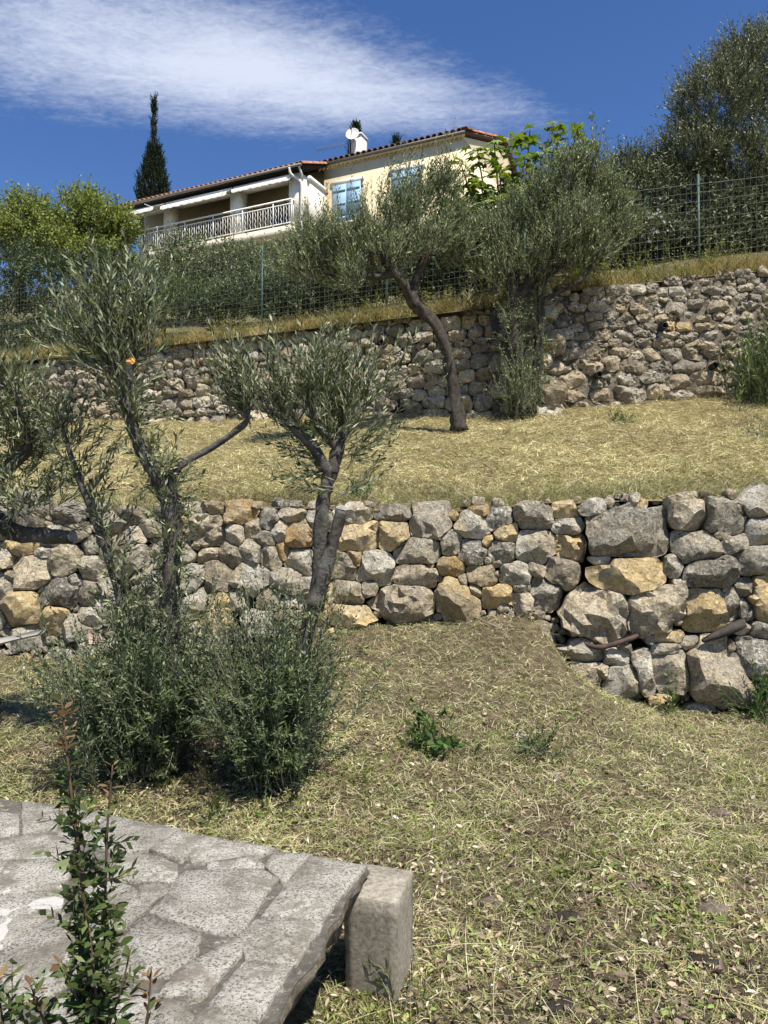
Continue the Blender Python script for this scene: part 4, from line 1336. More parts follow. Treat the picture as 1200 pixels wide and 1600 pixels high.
cr.along(pE2[:26], 110, .8, .6, (.2, .5), leaf=(.06, .013), space=.03, ang=.7, stem=.003)
cr.fan(P(815, 640, 11.9), (0, 0, 1), .5, 110, (.35, .8), .12, leaf=(.055, .012), space=.03, ang=.7, stem=.003)
cr.build(tE, M['olive_far'], M['twig'])

# --- the big olive behind the fence on the right
tF = empty('olive_tree', (0, 0, 0), 0, 'big olive tree rising behind the fence at the right', 'tree')
_, pF = limb(tF, PP([(1215, 420, 15.5), (1205, 330, 15.5), (1185, 260, 15.4), (1160, 210, 15.3)]), [.24, .2, .15, .08], 'trunk', 14, 'bark_dark', seed=71)
limb(tF, PP([(1205, 330, 15.5), (1150, 280, 15.2), (1100, 230, 15.0), (1075, 180, 14.9)]), [.12, .09, .06, .02], mat='bark_dark', seed=72)
limb(tF, PP([(1195, 290, 15.5), (1230, 220, 15.6), (1240, 140, 15.6)]), [.14, .1, .03], mat='bark_dark', seed=73)
cr = Crown(71)
fr = dict(leaf=(.085, .02), space=.04, ang=.7, stem=.003)
for c, rad, n in (((1120, 170, 15.0), (.85, .8, .7), 900), ((1190, 120, 15.2), (.9, .8, .6), 850), ((1080, 250, 15.0), (.7, .7, .5), 600), ((1150, 260, 15.0), (.8, .7, .5), 500), ((1250, 190, 15.3), (.9, .9, 1.0), 600),
                  ((1190, 300, 15.1), (.6, .6, .35), 200), ((1170, 85, 15.4), (.5, .5, .25), 200)):
    cr.blob(P(*c), rad, n, core=P(c[0], c[1] + 40, c[2]), up=.6, rand=.55, ln=(.2, .5), shell=.3, **fr)
cr.build(tF, M['olive_big'], M['twig'])


# ------------------------------------------------------------------ other trees and shrubs
def leaf_blobs(name, label, cat, mat, blobs, leaf, n_per, seed, trunk=None, bark='bark_dark', group=None, up=.4, space=None, ln=(.2, .5)):
    t = empty(name, (0, 0, 0), 0, label, cat, group)
    cr = Crown(seed)
    for (c, rad), n in zip(blobs, n_per):
        cr.blob(P(*c), rad, n, core=P(c[0], c[1] + 25, c[2]), up=up, rand=.6, ln=ln, shell=.25, leaf=leaf, space=space or leaf[0] * .55, ang=.9, jitter=.45, stem=.004)
    cr.build(t, mat, M['bark_dark'])
    if trunk:
        for k, (pts, rad) in enumerate(trunk): limb(t, PP(pts), rad, 'trunk' if k == 0 else 'branch', 8, bark, 5, .2, seed + k)
    return t


gt = M['green_tree']
leaf_blobs('broadleaf_tree', 'bright green broadleaf tree left of the tall cypress', 'tree', gt,
           [((150, 350, 25), (1.1, 1.1, .55)), ((105, 372, 25), (1.0, 1.0, .5)), ((185, 365, 25.3), (.6, .8, .5)), ((150, 410, 25), (1.1, 1, .6)), ((130, 322, 25), (.55, .6, .25))],
           (.14, .058), (380, 320, 250, 320, 130), 81, [([(150, 480, 25), (150, 400, 25), (155, 330, 25)], [.2, .14, .05]), ([(150, 400, 25), (115, 340, 25)], [.1, .03])], ln=(.3, .6))
leaf_blobs('broadleaf_tree', 'yellow green leafy tree at the far left edge behind the fence', 'tree', gt,
           [((30, 360, 24), (1.1, 1, .55)), ((60, 385, 24), (1.1, 1, .6)), ((-20, 370, 24), (.9, 1, .7)), ((45, 330, 24), (.6, .6, .3)), ((100, 400, 24), (.8, .8, .4))],
           (.14, .058), (340, 340, 250, 130, 220), 82, [([(30, 480, 24), (35, 400, 24), (45, 340, 24)], [.18, .12, .04])], ln=(.3, .6))
# dark and grey-green shrubs between fence and house
for k, (lab, m_, blobs, leaf, n_) in enumerate([
    ('dark evergreen shrub behind the fence at the far left', 'dark_shrub', [((30, 415, 21), (1.4, .8, .5)), ((20, 450, 20), (1.2, 1, .75)), ((80, 450, 20), (1.0, 1, .7)), ((10, 500, 19.5), (1, .8, .6)), ((20, 545, 19), (1.2, .6, .5)), ((110, 530, 18.5), (1.1, .6, .5))], (.11, .04), (300, 340, 320, 260, 240, 220)),
    ('dark shrub behind the fence below the bright green trees', 'dark_shrub', [((150, 445, 20), (.95, 1, .65)), ((190, 440, 20), (.7, 1, .6)), ((130, 500, 19), (.9, .8, .5))], (.13, .05), (220, 170, 150)),
    ('blue grey olive bush below the left end of the balcony', 'olive_far', [((285, 415, 20.5), (.85, .9, .7)), ((265, 450, 20), (.7, .8, .5)), ((315, 440, 20), (.7, .8, .5))], (.11, .028), (520, 260, 260)),
    ('grey green olive bush below the middle of the balcony', 'olive_far', [((370, 420, 20), (.85, .9, .55)), ((420, 425, 19.5), (.85, .9, .5)), ((390, 465, 18.5), (.9, .8, .4))], (.11, .028), (420, 380, 240)),
    ('grey green olive bush in front of the downpipe corner', 'olive_far', [((480, 405, 19), (.8, .8, .6)), ((520, 400, 19), (.6, .8, .55)), ((450, 440, 18), (.7, .7, .4))], (.10, .026), (420, 300, 220)),
    ('light green leafy shrub by the middle fence post', 'mid_shrub', [((255, 475, 17.5), (.55, .5, .42)), ((300, 480, 17.3), (.5, .5, .38)), ((345, 480, 17), (.5, .5, .3))], (.10, .03), (210, 190, 150)),
    ('dark shrub behind the fence between the terrace olives', 'dark_shrub', [((660, 430, 15), (.7, .6, .45)), ((720, 420, 15), (.8, .7, .6)), ((600, 440, 15.5), (.8, .6, .45))], (.11, .04), (240, 300, 240)),
    ('low dark shrub at the foot of the fence below the balcony', 'dark_shrub', [((330, 495, 16.6), (.7, .4, .25)), ((440, 490, 15.9), (.7, .35, .22)), ((510, 480, 15.4), (.7, .35, .24)), ((400, 475, 16.5), (.8, .5, .32)), ((470, 460, 16), (.8, .5, .36)), ((540, 455, 15.5), (.8, .5, .36))], (.10, .035), (160, 180, 190, 230, 240, 240)),
    ('grey green shrub filling the gap below the yellow wall', 'olive_far', [((570, 400, 18), (.9, .8, .6)), ((640, 390, 18), (.9, .8, .6)), ((700, 385, 18), (.8, .8, .6)), ((610, 430, 16.5), (1.0, .6, .4)), ((560, 450, 15.5), (.8, .5, .3)), ((650, 445, 15), (.8, .5, .3))], (.10, .03), (360, 360, 320, 320, 220, 220)),
    ('dark leafy thicket behind the bushy terrace olive', 'dark_shrub', [((760, 400, 15), (.8, .7, .6)), ((850, 390, 15), (.9, .7, .6)), ((930, 380, 15), (.8, .7, .6)), ((890, 330, 15.5), (.8, .7, .5))], (.11, .04), (320, 340, 320, 280)),
    ('dense dark olive hedge behind the right fence', 'olive_big', [((1000, 320, 15), (.75, .7, .65)), ((1060, 310, 15.2), (.8, .7, .7)), ((980, 280, 15.5), (.5, .6, .45)), ((1120, 340, 15), (.8, .6, .6))], (.095, .024), (760, 760, 400, 650)),
    ('shaded shrub under the big olive behind the fence', 'olive_big', [((1180, 350, 15), (.8, .6, .55)), ((1060, 380, 14.8), (.9, .5, .32)), ((1140, 385, 14.8), (.9, .5, .3)), ((960, 385, 14.8), (.6, .5, .4)), ((1250, 330, 15), (.6, .6, .7))], (.10, .034), (520, 480, 460, 330, 300)),
]):
    leaf_blobs('shrub', lab, 'shrub', M[m_], blobs, leaf, n_, 90 + k, [([(blobs[0][0][0], blobs[0][0][1] + 70, blobs[0][0][2]), blobs[0][0]], [.07, .03])], ln=(.2, .42))


def cypress(label, top, base, d, wpx, seed, bare=0.0, n=2600):
    t = empty('cypress_tree', (0, 0, 0), 0, label, 'tree')
    a, b = P(top[0], top[1], d), P(base[0], base[1], d)
    limb(t, [b - np.array((0, 0, 1.5)), b * .5 + a * .5, a], [.22, .12, .02], 'trunk', 8, 'bark_dark', 5, .1, seed)
    cr = Crown(seed); r = cr.r
    H = a[2] - b[2]
    wm = wpx / FPX * d / 2
    q = r.uniform(0, 1, n) ** .9
    prof = np.where(q < .15, .75 + q, 1.0) * np.clip((1 - q) / .42, .0, 1) ** .75
    if bare:
        prof = np.where(q < 1 - bare, np.clip((1 - bare - q) / .30, 0, 1) ** .7, 0.0) * np.where(q < .15, .8 + q, 1.0)
        top_ = q > 1 - bare - .03
        prof = np.where(top_, .12 * r.random(n) * (1.15 - q) / .45, prof)
        keep = ~top_ | (r.random(n) < .10)
    else:
        keep = np.ones(n, bool)
    th = r.uniform(0, 2 * math.pi, n)
    lump = 1 + .16 * np.sin(3 * th + q * 9) + .10 * np.sin(7 * th - q * 23)
    rr = wm * prof * np.sqrt(r.uniform(.35, 1, n)) * lump
    O = np.stack([a[0] + (b[0] - a[0]) * (1 - q) + rr * np.cos(th), a[1] + rr * np.sin(th), b[2] + H * q], 1)[keep]
    D = unit(np.stack([np.cos(th) * .35, np.sin(th) * .35, np.full(n, 1.0)], 1)[keep] + r.normal(0, .16, (keep.sum(), 3)))
    cr.put(O, D, r.uniform(.25, .55, len(O)), leaf=(.12, .045), space=.07, ang=.45, stem=.006, bend=.1)
    cr.build(t, M['cypress'], M['bark_dark'])
cypress('tall cypress with a bare spindly tip left of the balcony roof', (241, 157), (240, 400), 40, 44, 101, bare=.30, n=4200)
cypress('small dark cypress behind the chimney and satellite dish', (556, 200), (556, 300), 46, 19, 102, n=1500)
cypress('cypress tip just showing over the ridge right of the dish', (619, 221), (617, 300), 48, 14, 103, n=700)


# --- fig tree: large lobed leaves, each a leaf
def fig_leaf_mesh(seed):
    r = np.random.default_rng(seed)
    ang = np.radians([-150, -100, -70, -45, -18, 0, 18, 45, 70, 100, 150])
    rad = np.array([.30, .62, .34, .86, .42, 1.0, .42, .86, .34, .62, .30]) * r.uniform(.9, 1.1, 11)
    V = [(0, 0, 0)] + [(math.sin(a) * q * .5, .25 + math.cos(a) * q * .5, -.10 * q * q + .04 * r.normal()) for a, q in zip(ang, rad)]
    V += [(math.sin(a) * q * .25, .25 + math.cos(a) * q * .25, .0) for a, q in zip(ang, rad)] + [(0, .25, .0)]
    F4 = [(1 + k, 2 + k, 13 + k, 12 + k) for k in range(10)]
    F3 = [(12 + k, 13 + k, 23) for k in range(10)] + [(0, 23, 12), (0, 22, 23)]
    o = mesh_np('fig_leaf', V, [np.array(F4), np.array(F3)], M['fig'], smooth=True)
    me = o.data; bpy.data.objects.remove(o)
    return me
figm = [fig_leaf_mesh(k) for k in range(5)]
tG = empty('fig_tree', (0, 0, 0), 0, 'fig tree with big lobed bright green leaves above the terrace olives', 'tree')
limb(tG, PP([(800, 470, 13.6), (805, 400, 13.6), (800, 330, 13.6)]), [.09, .07, .05], 'trunk', 8, 'bark', 5, .15, 110)
r1 = np.random.default_rng(110)
nleaf = 0
figmb = MB()
for bx, by, dd in ((745, 232, 13.3), (772, 222, 13.3), (800, 210, 13.4), (828, 203, 13.4), (866, 192, 13.4), (903, 200, 13.4), (930, 222, 13.5), (720, 255, 13.2), (700, 285, 13.2),
                   (750, 285, 13.1), (780, 262, 13.1), (850, 228, 13.3), (885, 220, 13.4), (948, 262, 13.5), (968, 300, 13.4), (820, 245, 13.1), (735, 315, 13.0), (938, 405, 13.1), (705, 325, 13.0), (775, 310, 13.0), (815, 290, 13.0)):
    tip = P(bx, by, dd)
    if by > 380: start = P(900, 440, 13.4)
    else: start = P(800 + (bx - 800) * .55, 360, 13.4)
    mid = (tip + start) / 2 + np.array((0, 0, -.05))
    limb(tG, [start, mid, tip], [.035, .02, .008], 'branch', 6, 'bark', 4, .1, bx)
    for k in range(14):
        t = r1.uniform(.3, 1.0) if k > 3 else r1.uniform(.9, 1.03)
        p = start * (1 - t) + tip * t + r1.normal(0, .05, 3)
        az = r1.uniform(0, 2 * math.pi)
        put(figm[r1.integers(5)], 'fig_leaf', tG, p, (r1.uniform(-.75, .35), r1.uniform(-.4, .4), az), r1.uniform(.30, .46)); nleaf += 1
    for k in range(22):                              # the smaller ones further in, one joined mass
        t = r1.uniform(.0, .95)
        p = start * (1 - t) + tip * t + r1.normal(0, .13, 3) + np.array((0, .12, 0))
        mtx = (Matrix.Translation(Vector(p)) @ Euler((r1.uniform(-.75, .35), r1.uniform(-.4, .4), r1.uniform(0, 6.28))).to_matrix().to_4x4() @ Matrix.Scale(r1.uniform(.22, .36), 4))
        me = figm[r1.integers(5)]
        vv = np.array([tuple(mtx @ v.co) for v in me.vertices])
        n0 = figmb.n; figmb.v.append(vv); figmb.n += len(vv)
        for pl in me.polygons: (figmb.q if len(pl.vertices) == 4 else figmb.t).append(np.array([tuple(pl.vertices)]) + n0)

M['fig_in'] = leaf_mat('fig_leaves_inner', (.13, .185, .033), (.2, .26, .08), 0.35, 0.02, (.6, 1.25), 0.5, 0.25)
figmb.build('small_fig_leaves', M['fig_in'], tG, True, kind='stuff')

# --- pale flowering shrub behind the right fence
tH = leaf_blobs('flowering_shrub', 'shrub with whitish flowers behind the right fence', 'shrub', M['mid_shrub'], [((1020, 370, 14.2), (.28, .25, .35))], (.08, .02), (60,), 111)
r1 = np.random.default_rng(112)
flm = None
for k in range(34):
    p = P(1020 + r1.normal(0, 12), 350 + r1.normal(0, 20), 13.95 + r1.normal(0, .08))
    if flm is None:
        V, F = [], []
        for j in range(5):
            a = 2 * math.pi * j / 5
            i = len(V)
            V += [(0, 0, 0), (.5 * math.cos(a - .4), .15, .5 * math.sin(a - .4)), (math.cos(a), .3, math.sin(a)), (.5 * math.cos(a + .4), .15, .5 * math.sin(a + .4))]
            F.append((i, i + 1, i + 2, i + 3))
        o = mesh_np('flower', V, np.array(F), M['flower']); flm = o.data; bpy.data.objects.remove(o)
    put(flm, 'flower', tH, p, (r1.uniform(-.5, .5), r1.uniform(-.5, .5), r1.uniform(-.5, .5) + math.pi), r1.uniform(.025, .045))


# ------------------------------------------------------------------ wire fences on top of the upper wall
M['wire'] = plain('green_coated_wire', (.10, .115, .095), .5, .3, .15)
M['post_green'] = plain('green_fence_post', (.05, .10, .085), .5, .3, .15)
def wire_fence(label, base_pts, height, posts, cell, rad):
    f = empty('wire_fence', (0, 0, 0), 0, label, 'fence')
    b_ = np.array(base_pts, float)
    seg = np.linalg.norm(np.diff(b_[:, :2], axis=0), axis=1); cum = np.concatenate([[0], np.cumsum(seg)])
    at = lambda q: np.array([np.interp(q, cum, b_[:, k]) for k in range(3)])
    Lh = cum[-1]
    r = np.random.default_rng(int(Lh * 10))
    mb = MB()
    q = 0
    def bar(p0, p1, w):
        d = unit(p1 - p0); a = unit(np.cross(d, np.array((.1, 1, .05)))); c = np.cross(d, a)
        V = []
        for p in (p0, p1):
            for t in (0, 2.094, 4.189): V.append(p + (a * math.cos(t) + c * math.sin(t)) * w)
        mb.add(V, [(0, 1, 4, 3), (1, 2, 5, 4), (2, 0, 3, 5)])
    while q < Lh:
        p = at(q); o_ = np.array((r.normal(0, .004), 0, 0)); bar(p + o_, p + o_ + (0, 0, height), rad); q += cell[0]
    nz = int(height / cell[1])
    for k in range(nz + 1):
        qs = np.linspace(0, Lh, max(2, int(Lh / .8)))
        for i in range(len(qs) - 1):
            sag0 = .008 * math.sin(qs[i] * 1.7 + k); sag1 = .008 * math.sin(qs[i + 1] * 1.7 + k)
            bar(at(qs[i]) + (0, -.003, k * cell[1] + sag0), at(qs[i + 1]) + (0, -.003, k * cell[1] + sag1), rad * (1.5 if k == nz else 1))
    mb.build('wire_mesh', M['wire'], f, kind='stuff')
    for qp in posts:
        p = at(qp); m2 = MB(); m2.tube([p + (0, .03, -.35), p + (0, .03, height + .06)], .024, 8); m2.build('post', M['post_green'], f)
    return f
def ftop(px, py, d): return P(px, py, d)
lpts = []
for x in np.linspace(-13, 2.3, 30):
    y = float(upY(min(x, 1.99))) + .55
    lpts.append((x, y, float(G3(x, y)) + .05))
wire_fence('green wire mesh fence along the top of the left retaining wall', lpts, 1.62, [1.0, 3.6, 6.3, 9.0, 11.7, 14.4, 16.8], (.10, .10), .0030)
rpts = []
for x in np.linspace(2.35, 9, 16):
    y = 12.95
    rpts.append((x, y, float(G3(x, y)) + .02))
wire_fence('green wire mesh fence along the top of the right retaining wall', rpts, 1.62, [.05, 3.02, 5.9], (.10, .15), .0032)


# ------------------------------------------------------------------ grass, clippings and litter
def strands(name, r, X, Y, zf, ln, wd, lift, mat, upright=0.0, curl=.35, seg=2, zoff=0.004, parent=None):
    n = len(X)
    Z = zf(X, Y) + zoff
    th = r.uniform(0, 2 * math.pi, n)
    L_ = r.uniform(ln[0], ln[1], n); W = r.uniform(wd[0], wd[1], n) * .5
    el = np.abs(r.normal(0, lift, n)) + upright * r.uniform(.5, 1.1, n)
    el = np.minimum(el, 1.5)
    d = np.stack([np.cos(th) * np.cos(el), np.sin(th) * np.cos(el), np.sin(el)], 1)
    side = np.stack([-np.sin(th), np.cos(th), r.normal(0, .5, n)], 1); side = unit(side)
    lat = np.stack([-np.sin(th), np.cos(th), np.zeros(n)], 1)
    c = r.normal(0, curl, n)
    P0 = np.stack([X, Y, Z], 1)
    V = []
    for k in range(seg + 1):
        t = k / seg
        p = P0 + d * (L_ * t)[:, None] + lat * (c * L_ * t * t)[:, None]
        droop = -(.5 * upright + .15) * (t ** 2) * L_ * (.4 if upright else .25)
        p[:, 2] += droop + (.012 * math.sin(math.pi * t) if not upright else 0)
        # follow the slope for lying strands
        if not upright:
            p[:, 2] += np.maximum(zf(p[:, 0], p[:, 1]) + .003 - p[:, 2], 0) if k else 0
        w = W * (1 - .75 * t)
        V += [p + side * w[:, None], p - side * w[:, None]]
    V = np.stack(V, 1)
    m_ = 2 * (seg + 1)
    f = np.array([(2 * k, 2 * k + 1, 2 * k + 3, 2 * k + 2) for k in range(seg)])
    F = (f[None] + (np.arange(n) * m_)[:, None, None]).reshape(-1, 4)
    return mesh_np(name, V.reshape(-1, 3), F, mat, parent, kind='stuff')


def scatter_fore(r, n, d0, d1, pw=1.0):
    """positions on the lower ground, denser towards the viewer's end of the garden"""
    u = r.random(n)
    Y = d0 * (d1 / d0) ** u
    X = r.uniform(-1, 1, n) * (.60 * Y + .5)
    ok = Y < lowY(X) - .02
    return X[ok], Y[ok]


r2 = np.random.default_rng(200)
# slab footprint is kept free (see the bench below)
SLZ = CAMZ - 1.0
def slab_pt(px, py): 
    k = P(px, py, 1.0) - np.array((0, 0, CAMZ)); t = (SLZ - CAMZ) / k[2]
    return np.array((k[0] * t, k[1] * t))
sA, sB = slab_pt(575, 1354), slab_pt(0, 1246)
eb = unit(sB - sA); er = unit(slab_pt(430, 1600) - sA)
def under_slab(X, Y):
    dx, dy = X - sA[0], Y - sA[1]
    det = eb[0] * er[1] - eb[1] * er[0]
    a = (dx * er[1] - dy * er[0]) / det; b = (eb[0] * dy - eb[1] * dx) / det
    return (a > .12) & (b > .05) & (b < 1.0)
def fore(n, a, b, bare=1.0):
    """positions outside the bench; thinned out on bare patches of soil"""
    X, Y = scatter_fore(r2, n, a, b)
    nb = wnoise(X, Y, 3.3, 12) + .6 * wnoise(X, Y, 8.1, 4)
    k = ~under_slab(X, Y) & (r2.random(len(X)) < np.where(nb > .45, 1 - .62 * bare, 1.0))
    return X[k], Y[k]
X, Y = fore(60000, 1.25, 3.4)
c1 = strands('grass_clippings', r2, X, Y, G1, (.02, .10), (.0014, .0038), .22, M['clip'])
tag(c1, 'straw and cut grass strewn over the near ground', 'clippings', kind='stuff')
X, Y = fore(75000, 3.2, 7.0)
c2 = strands('grass_clippings', r2, X, Y, G1, (.03, .12), (.0025, .0055), .25, M['clip'])
tag(c2, 'straw and cut grass strewn over the mound below the low wall', 'clippings', kind='stuff')
# short green blades among them, in patches
X, Y = fore(34000, 1.25, 6.8, 0)
k = wnoise(X, Y, 2.6, 9) + .4 * wnoise(X, Y, 7, 3) > .25
g1 = strands('green_grass', r2, X[k], Y[k], G1, (.03, .10), (.002, .0045), .3, straw_mat('green_blades', [(0, (.07, .11, .02)), (.5, (.14, .19, .04)), (.8, (.22, .25, .07)), (1, (.35, .34, .14))]), upright=.7)
tag(g1, 'short green grass blades growing through the clippings', 'grass', kind='stuff')
# terrace grass
n = 120000
u = r2.random(n); X = r2.uniform(-1, 1, n); Y = 6.9 * (17.5 / 6.9) ** u; X = X * (.56 * Y + .8)
ok = (Y > lowY(X) + .22) & (Y < upY(X) + .02)
X, Y = X[ok], Y[ok]
g2 = strands('dry_grass', r2, X, Y, G2, (.05, .16), (.006, .013), .28, M['dry'])
tag(g2, 'dry mown grass covering the upper terrace', 'grass', kind='stuff')
# rank edge of dry grass and roots above the low wall
n = 17000
X = r2.uniform(-5, 4.4, n); Y = lowY(X) + .16 + np.abs(r2.normal(0, .38, n))
g3 = strands('dry_grass', r2, X, Y, G2, (.08, .24), (.003, .006), .3, M['clip'], upright=.55)
tag(g3, 'longer dry grass hanging over the top of the low wall', 'grass', kind='stuff')
# weeds along the top of the upper walls
n = 26000
X = r2.uniform(-12, 8, n); Y = upY(X) + .14 + np.abs(r2.normal(0, .34, n))
k = r2.random(len(X)) < .35 + .65 * (wnoise(X, Y * 0, 1.9, 3) > -.2)
g4 = strands('dry_weeds', r2, X[k], Y[k], G3, (.12, .42), (.006, .012), .3, M['weeds_dry'], upright=.95)
tag(g4, 'dry straw-coloured weeds along the foot of the wire fence', 'weeds', kind='stuff')


cw = Crown(210)
n = 1500
X = cw.r.uniform(-12, 8, n); Y = upY(X) + .18 + np.abs(cw.r.normal(0, .32, n))
k = wnoise(X, X * 0, 1.3, 5) + .6 * wnoise(X, Y, 3.7, 2) > -.05
X, Y = X[k], Y[k]
cw.put(np.stack([X, Y, G3(X, Y) - .02], 1), np.stack([cw.r.normal(0, .3, len(X)), cw.r.normal(-.15, .3, len(X)), np.ones(len(X))], 1), cw.r.uniform(.12, .5, len(X)), leaf=(.06, .016), space=.035, ang=.8, stem=.003)
o = mesh_np('green_weeds', np.concatenate(cw.lv), np.concatenate(cw.lf), leaf_mat('wall_top_weeds', (.13, .145, .035), (.22, .23, .08), .25, .05, (.5, 1.5)), kind='stuff')
tag(o, 'green and yellowish weeds growing along the top of the retaining walls', 'weeds', kind='stuff')


def litter(name, r, X, Y, zf, size, mat, tilt=.45, ratio=(.4, .8)):
    n = len(X)
    Z = zf(X, Y) + .012 + r.uniform(0, .012, n)
    th = r.uniform(0, 2 * math.pi, n)
    s_ = r.uniform(size[0], size[1], n); q = s_ * r.uniform(ratio[0], ratio[1], n)
    a = np.stack([np.cos(th), np.sin(th), r.normal(0, tilt, n)], 1); a = unit(a)
    b = unit(np.cross(np.stack([r.normal(0, tilt, n), r.normal(0, tilt, n), np.ones(n)], 1), a))
    nn = np.cross(a, b)
    c = np.stack([X, Y, Z], 1)
    V = []
    for (u_, v_, w_) in ((-.5, 0, 0), (-.22, .42, .10), (.18, .38, .12), (.5, .05, .02), (.2, -.42, .12), (-.2, -.38, .1), (0, 0, -.03)):
        V.append(c + a * (s_ * u_ * r.uniform(.8, 1.15, n))[:, None] + b * (q * v_ * r.uniform(.7, 1.2, n))[:, None] + nn * (s_ * w_)[:, None])
    V = np.stack(V, 1)
    f = np.array([(j, (j + 1) % 6, 6) for j in range(6)])
    F = (f[None] + (np.arange(n) * 7)[:, None, None]).reshape(-1, 3)
    return mesh_np(name, V.reshape(-1, 3), F, mat, kind='stuff')
X, Y = fore(34000, 1.3, 6.8, 0)
l1 = litter('leaf_litter', r2, X, Y, G1, (.006, .036), M['litter'], .6, (.22, .6))
tag(l1, 'dead leaves scattered over the near ground', 'leaf litter', kind='stuff')
X, Y = fore(500, 1.4, 3.2)
g6 = strands('dry_stalks', r2, X, Y, G1, (.15, .5), (.0025, .0045), .10, M['dry'], curl=.18, seg=4)
tag(g6, 'long pale dry stalks lying across the clippings', 'stalks', kind='stuff')
X, Y = fore(16000, 1.3, 6.6, 0)
k = wnoise(X, Y, 2.9, 21) + .5 * wnoise(X, Y, 7.7, 8) > .42
g7 = litter('ground_weeds', r2, X[k], Y[k], G1, (.014, .05), M['weed_low'], .7, (.3, .65))
tag(g7, 'low green weed leaves in patches on the near slope', 'weeds', kind='stuff')
X = r2.normal(.95, .5, 1900); Y = r2.normal(1.98, .32, 1900)
k = (Y > 1.3) & ~under_slab(X, Y) & (X > -.0)
l2 = litter('bark_mulch', r2, X[k], Y[k], G1, (.010, .045), M['bark_bits'], .45)
tag(l2, 'dark bark flakes among the clippings at the lower right', 'bark mulch', kind='stuff')


# ------------------------------------------------------------------ stone bench in the foreground
def paving_mat(name, white=False):
    m, nt, N, L, b = new_mat(name)
    vec, rnd = obj_vec(N, L, 17)
    col = ramp(N, L, tex_noise(N, L, vec, 9, 6, .65, .4), [(.3, (.27, .25, .205)), (.5, (.44, .42, .365)), (.7, (.58, .555, .495))])
    sp = ramp(N, L, tex_noise(N, L, vec, 150, 5, .75), [(.42, (.9, .9, .9)), (.50, (0, 0, 0))])
    col = mixc(N, L, sp, col, (.085, .072, .055))
    br = ramp(N, L, tex_noise(N, L, vec, 5.5, 6, .7, .8), [(.52, (0, 0, 0)), (.62, (.85, .85, .85))])
    col = mixc(N, L, br, col, (.22, .195, .155))
    lw = ramp(N, L, tex_noise(N, L, vec, 26, 5, .75, .6), [(.60, (0, 0, 0)), (.66, (.9, .9, .9))])
    col = mixc(N, L, lw, col, (.52, .50, .46))
    if white:
        w2 = ramp(N, L, tex_noise(N, L, vec, 6.5, 4, .6, 1.2), [(.575, (0, 0, 0)), (.60, (.9, .9, .9))])
        col = mixc(N, L, w2, col, (.60, .58, .54))
    gp = N.new('ShaderNodeNewGeometry')
    stn = ramp(N, L, tex_noise(N, L, gp.outputs['Position'], 4.6, 7, .72, .9), [(.50, (0, 0, 0)), (.62, (.72, .72, .72))])
    brk = ramp(N, L, tex_noise(N, L, gp.outputs['Position'], 70, 4, .7), [(.40, (.25, .25, .25)), (.55, (1, 1, 1))])
    col = mixc(N, L, mixc(N, L, 1.0, stn, brk, 'MULTIPLY'), col, (.15, .13, .10))
    col = hsv(N, L, col, v=remap(N, L, rnd, .82, 1.12))
    L.new(col, b.inputs['Base Color'])
    b.inputs['Roughness'].default_value = .9
    bump(N, L, tex_noise(N, L, vec, 60, 7, .75), b, .9, .012)
    return m
M['paving'] = paving_mat('lichened_paving_stone')
M['paving_white'] = paving_mat('paving_stone_with_lime_splashes', True)
M['joint'] = rough_mat('dark_joint_mortar', [(.3, (.09, .08, .066)), (.55, (.17, .157, .132)), (.8, (.29, .27, .235))], 30, 8, 110, 1, .012, extra=(45, .58, .68, (.42, .39, .32)))
M['slab_edge'] = rough_mat('rough_slab_edge', [(.3, (.10, .083, .058)), (.5, (.24, .205, .15)), (.72, (.42, .38, .30))], 26, 8, 90, 1, .03)

bench = empty('stone_bench', (float(sA[0]), float(sA[1]), SLZ), 0, 'low bench slab paved with irregular lichened stones in the foreground', 'bench')
so = np.array((sA[0], sA[1]))
def outline_world():
    """slab corner points in plan, the edge broken unevenly"""
    LB, LR = 2.6, 1.02
    r = np.random.default_rng(300)
    pts = []
    for t in np.linspace(0, 1, 26): pts.append(sA + eb * LB * t + np.array((eb[1], -eb[0])) * 0 + r.normal(0, .004, 2))
    for t in np.linspace(0, 1, 14)[1:]: pts.append(sA + eb * LB + er * LR * t + r.normal(0, .004, 2))
    for t in np.linspace(0, 1, 26)[1:]: pts.append(sA + er * LR + eb * LB * (1 - t) + r.normal(0, .004, 2))
    for t in np.linspace(0, 1, 18)[1:-1]: pts.append(sA + er * LR * (1 - t) + r.normal(0, .007, 2))
    return np.array(pts) - so
ol = outline_world()
n = len(ol)
rr_ = np.random.default_rng(301)
V = []
cen = ol.mean(0)
for k, (zz, sc, jt) in enumerate(((0, 1, 0), (-.012, 1.004, .003), (-.03, .998, .006), (-.055, .99, .006), (-.058, .9, 0))):
    for p in ol: V.append((*(cen + (p - cen) * sc + rr_.normal(0, jt + 1e-6, 2)), zz - .006))
Ft = [(n * q + j, n * q + (j + 1) % n, n * (q + 1) + (j + 1) % n, n * (q + 1) + j) for q in range(4) for j in range(n)]
mesh_np('slab', V, [np.array(Ft)], M['slab_edge'], bench)
Vt = [(*p, -.006) for p in ol] + [(*cen, -.006)]
mesh_np('joint_mortar', np.array(Vt) + (0, 0, .0015), np.array([(j, (j + 1) % n, n) for j in range(n)]), M['joint'], bench)
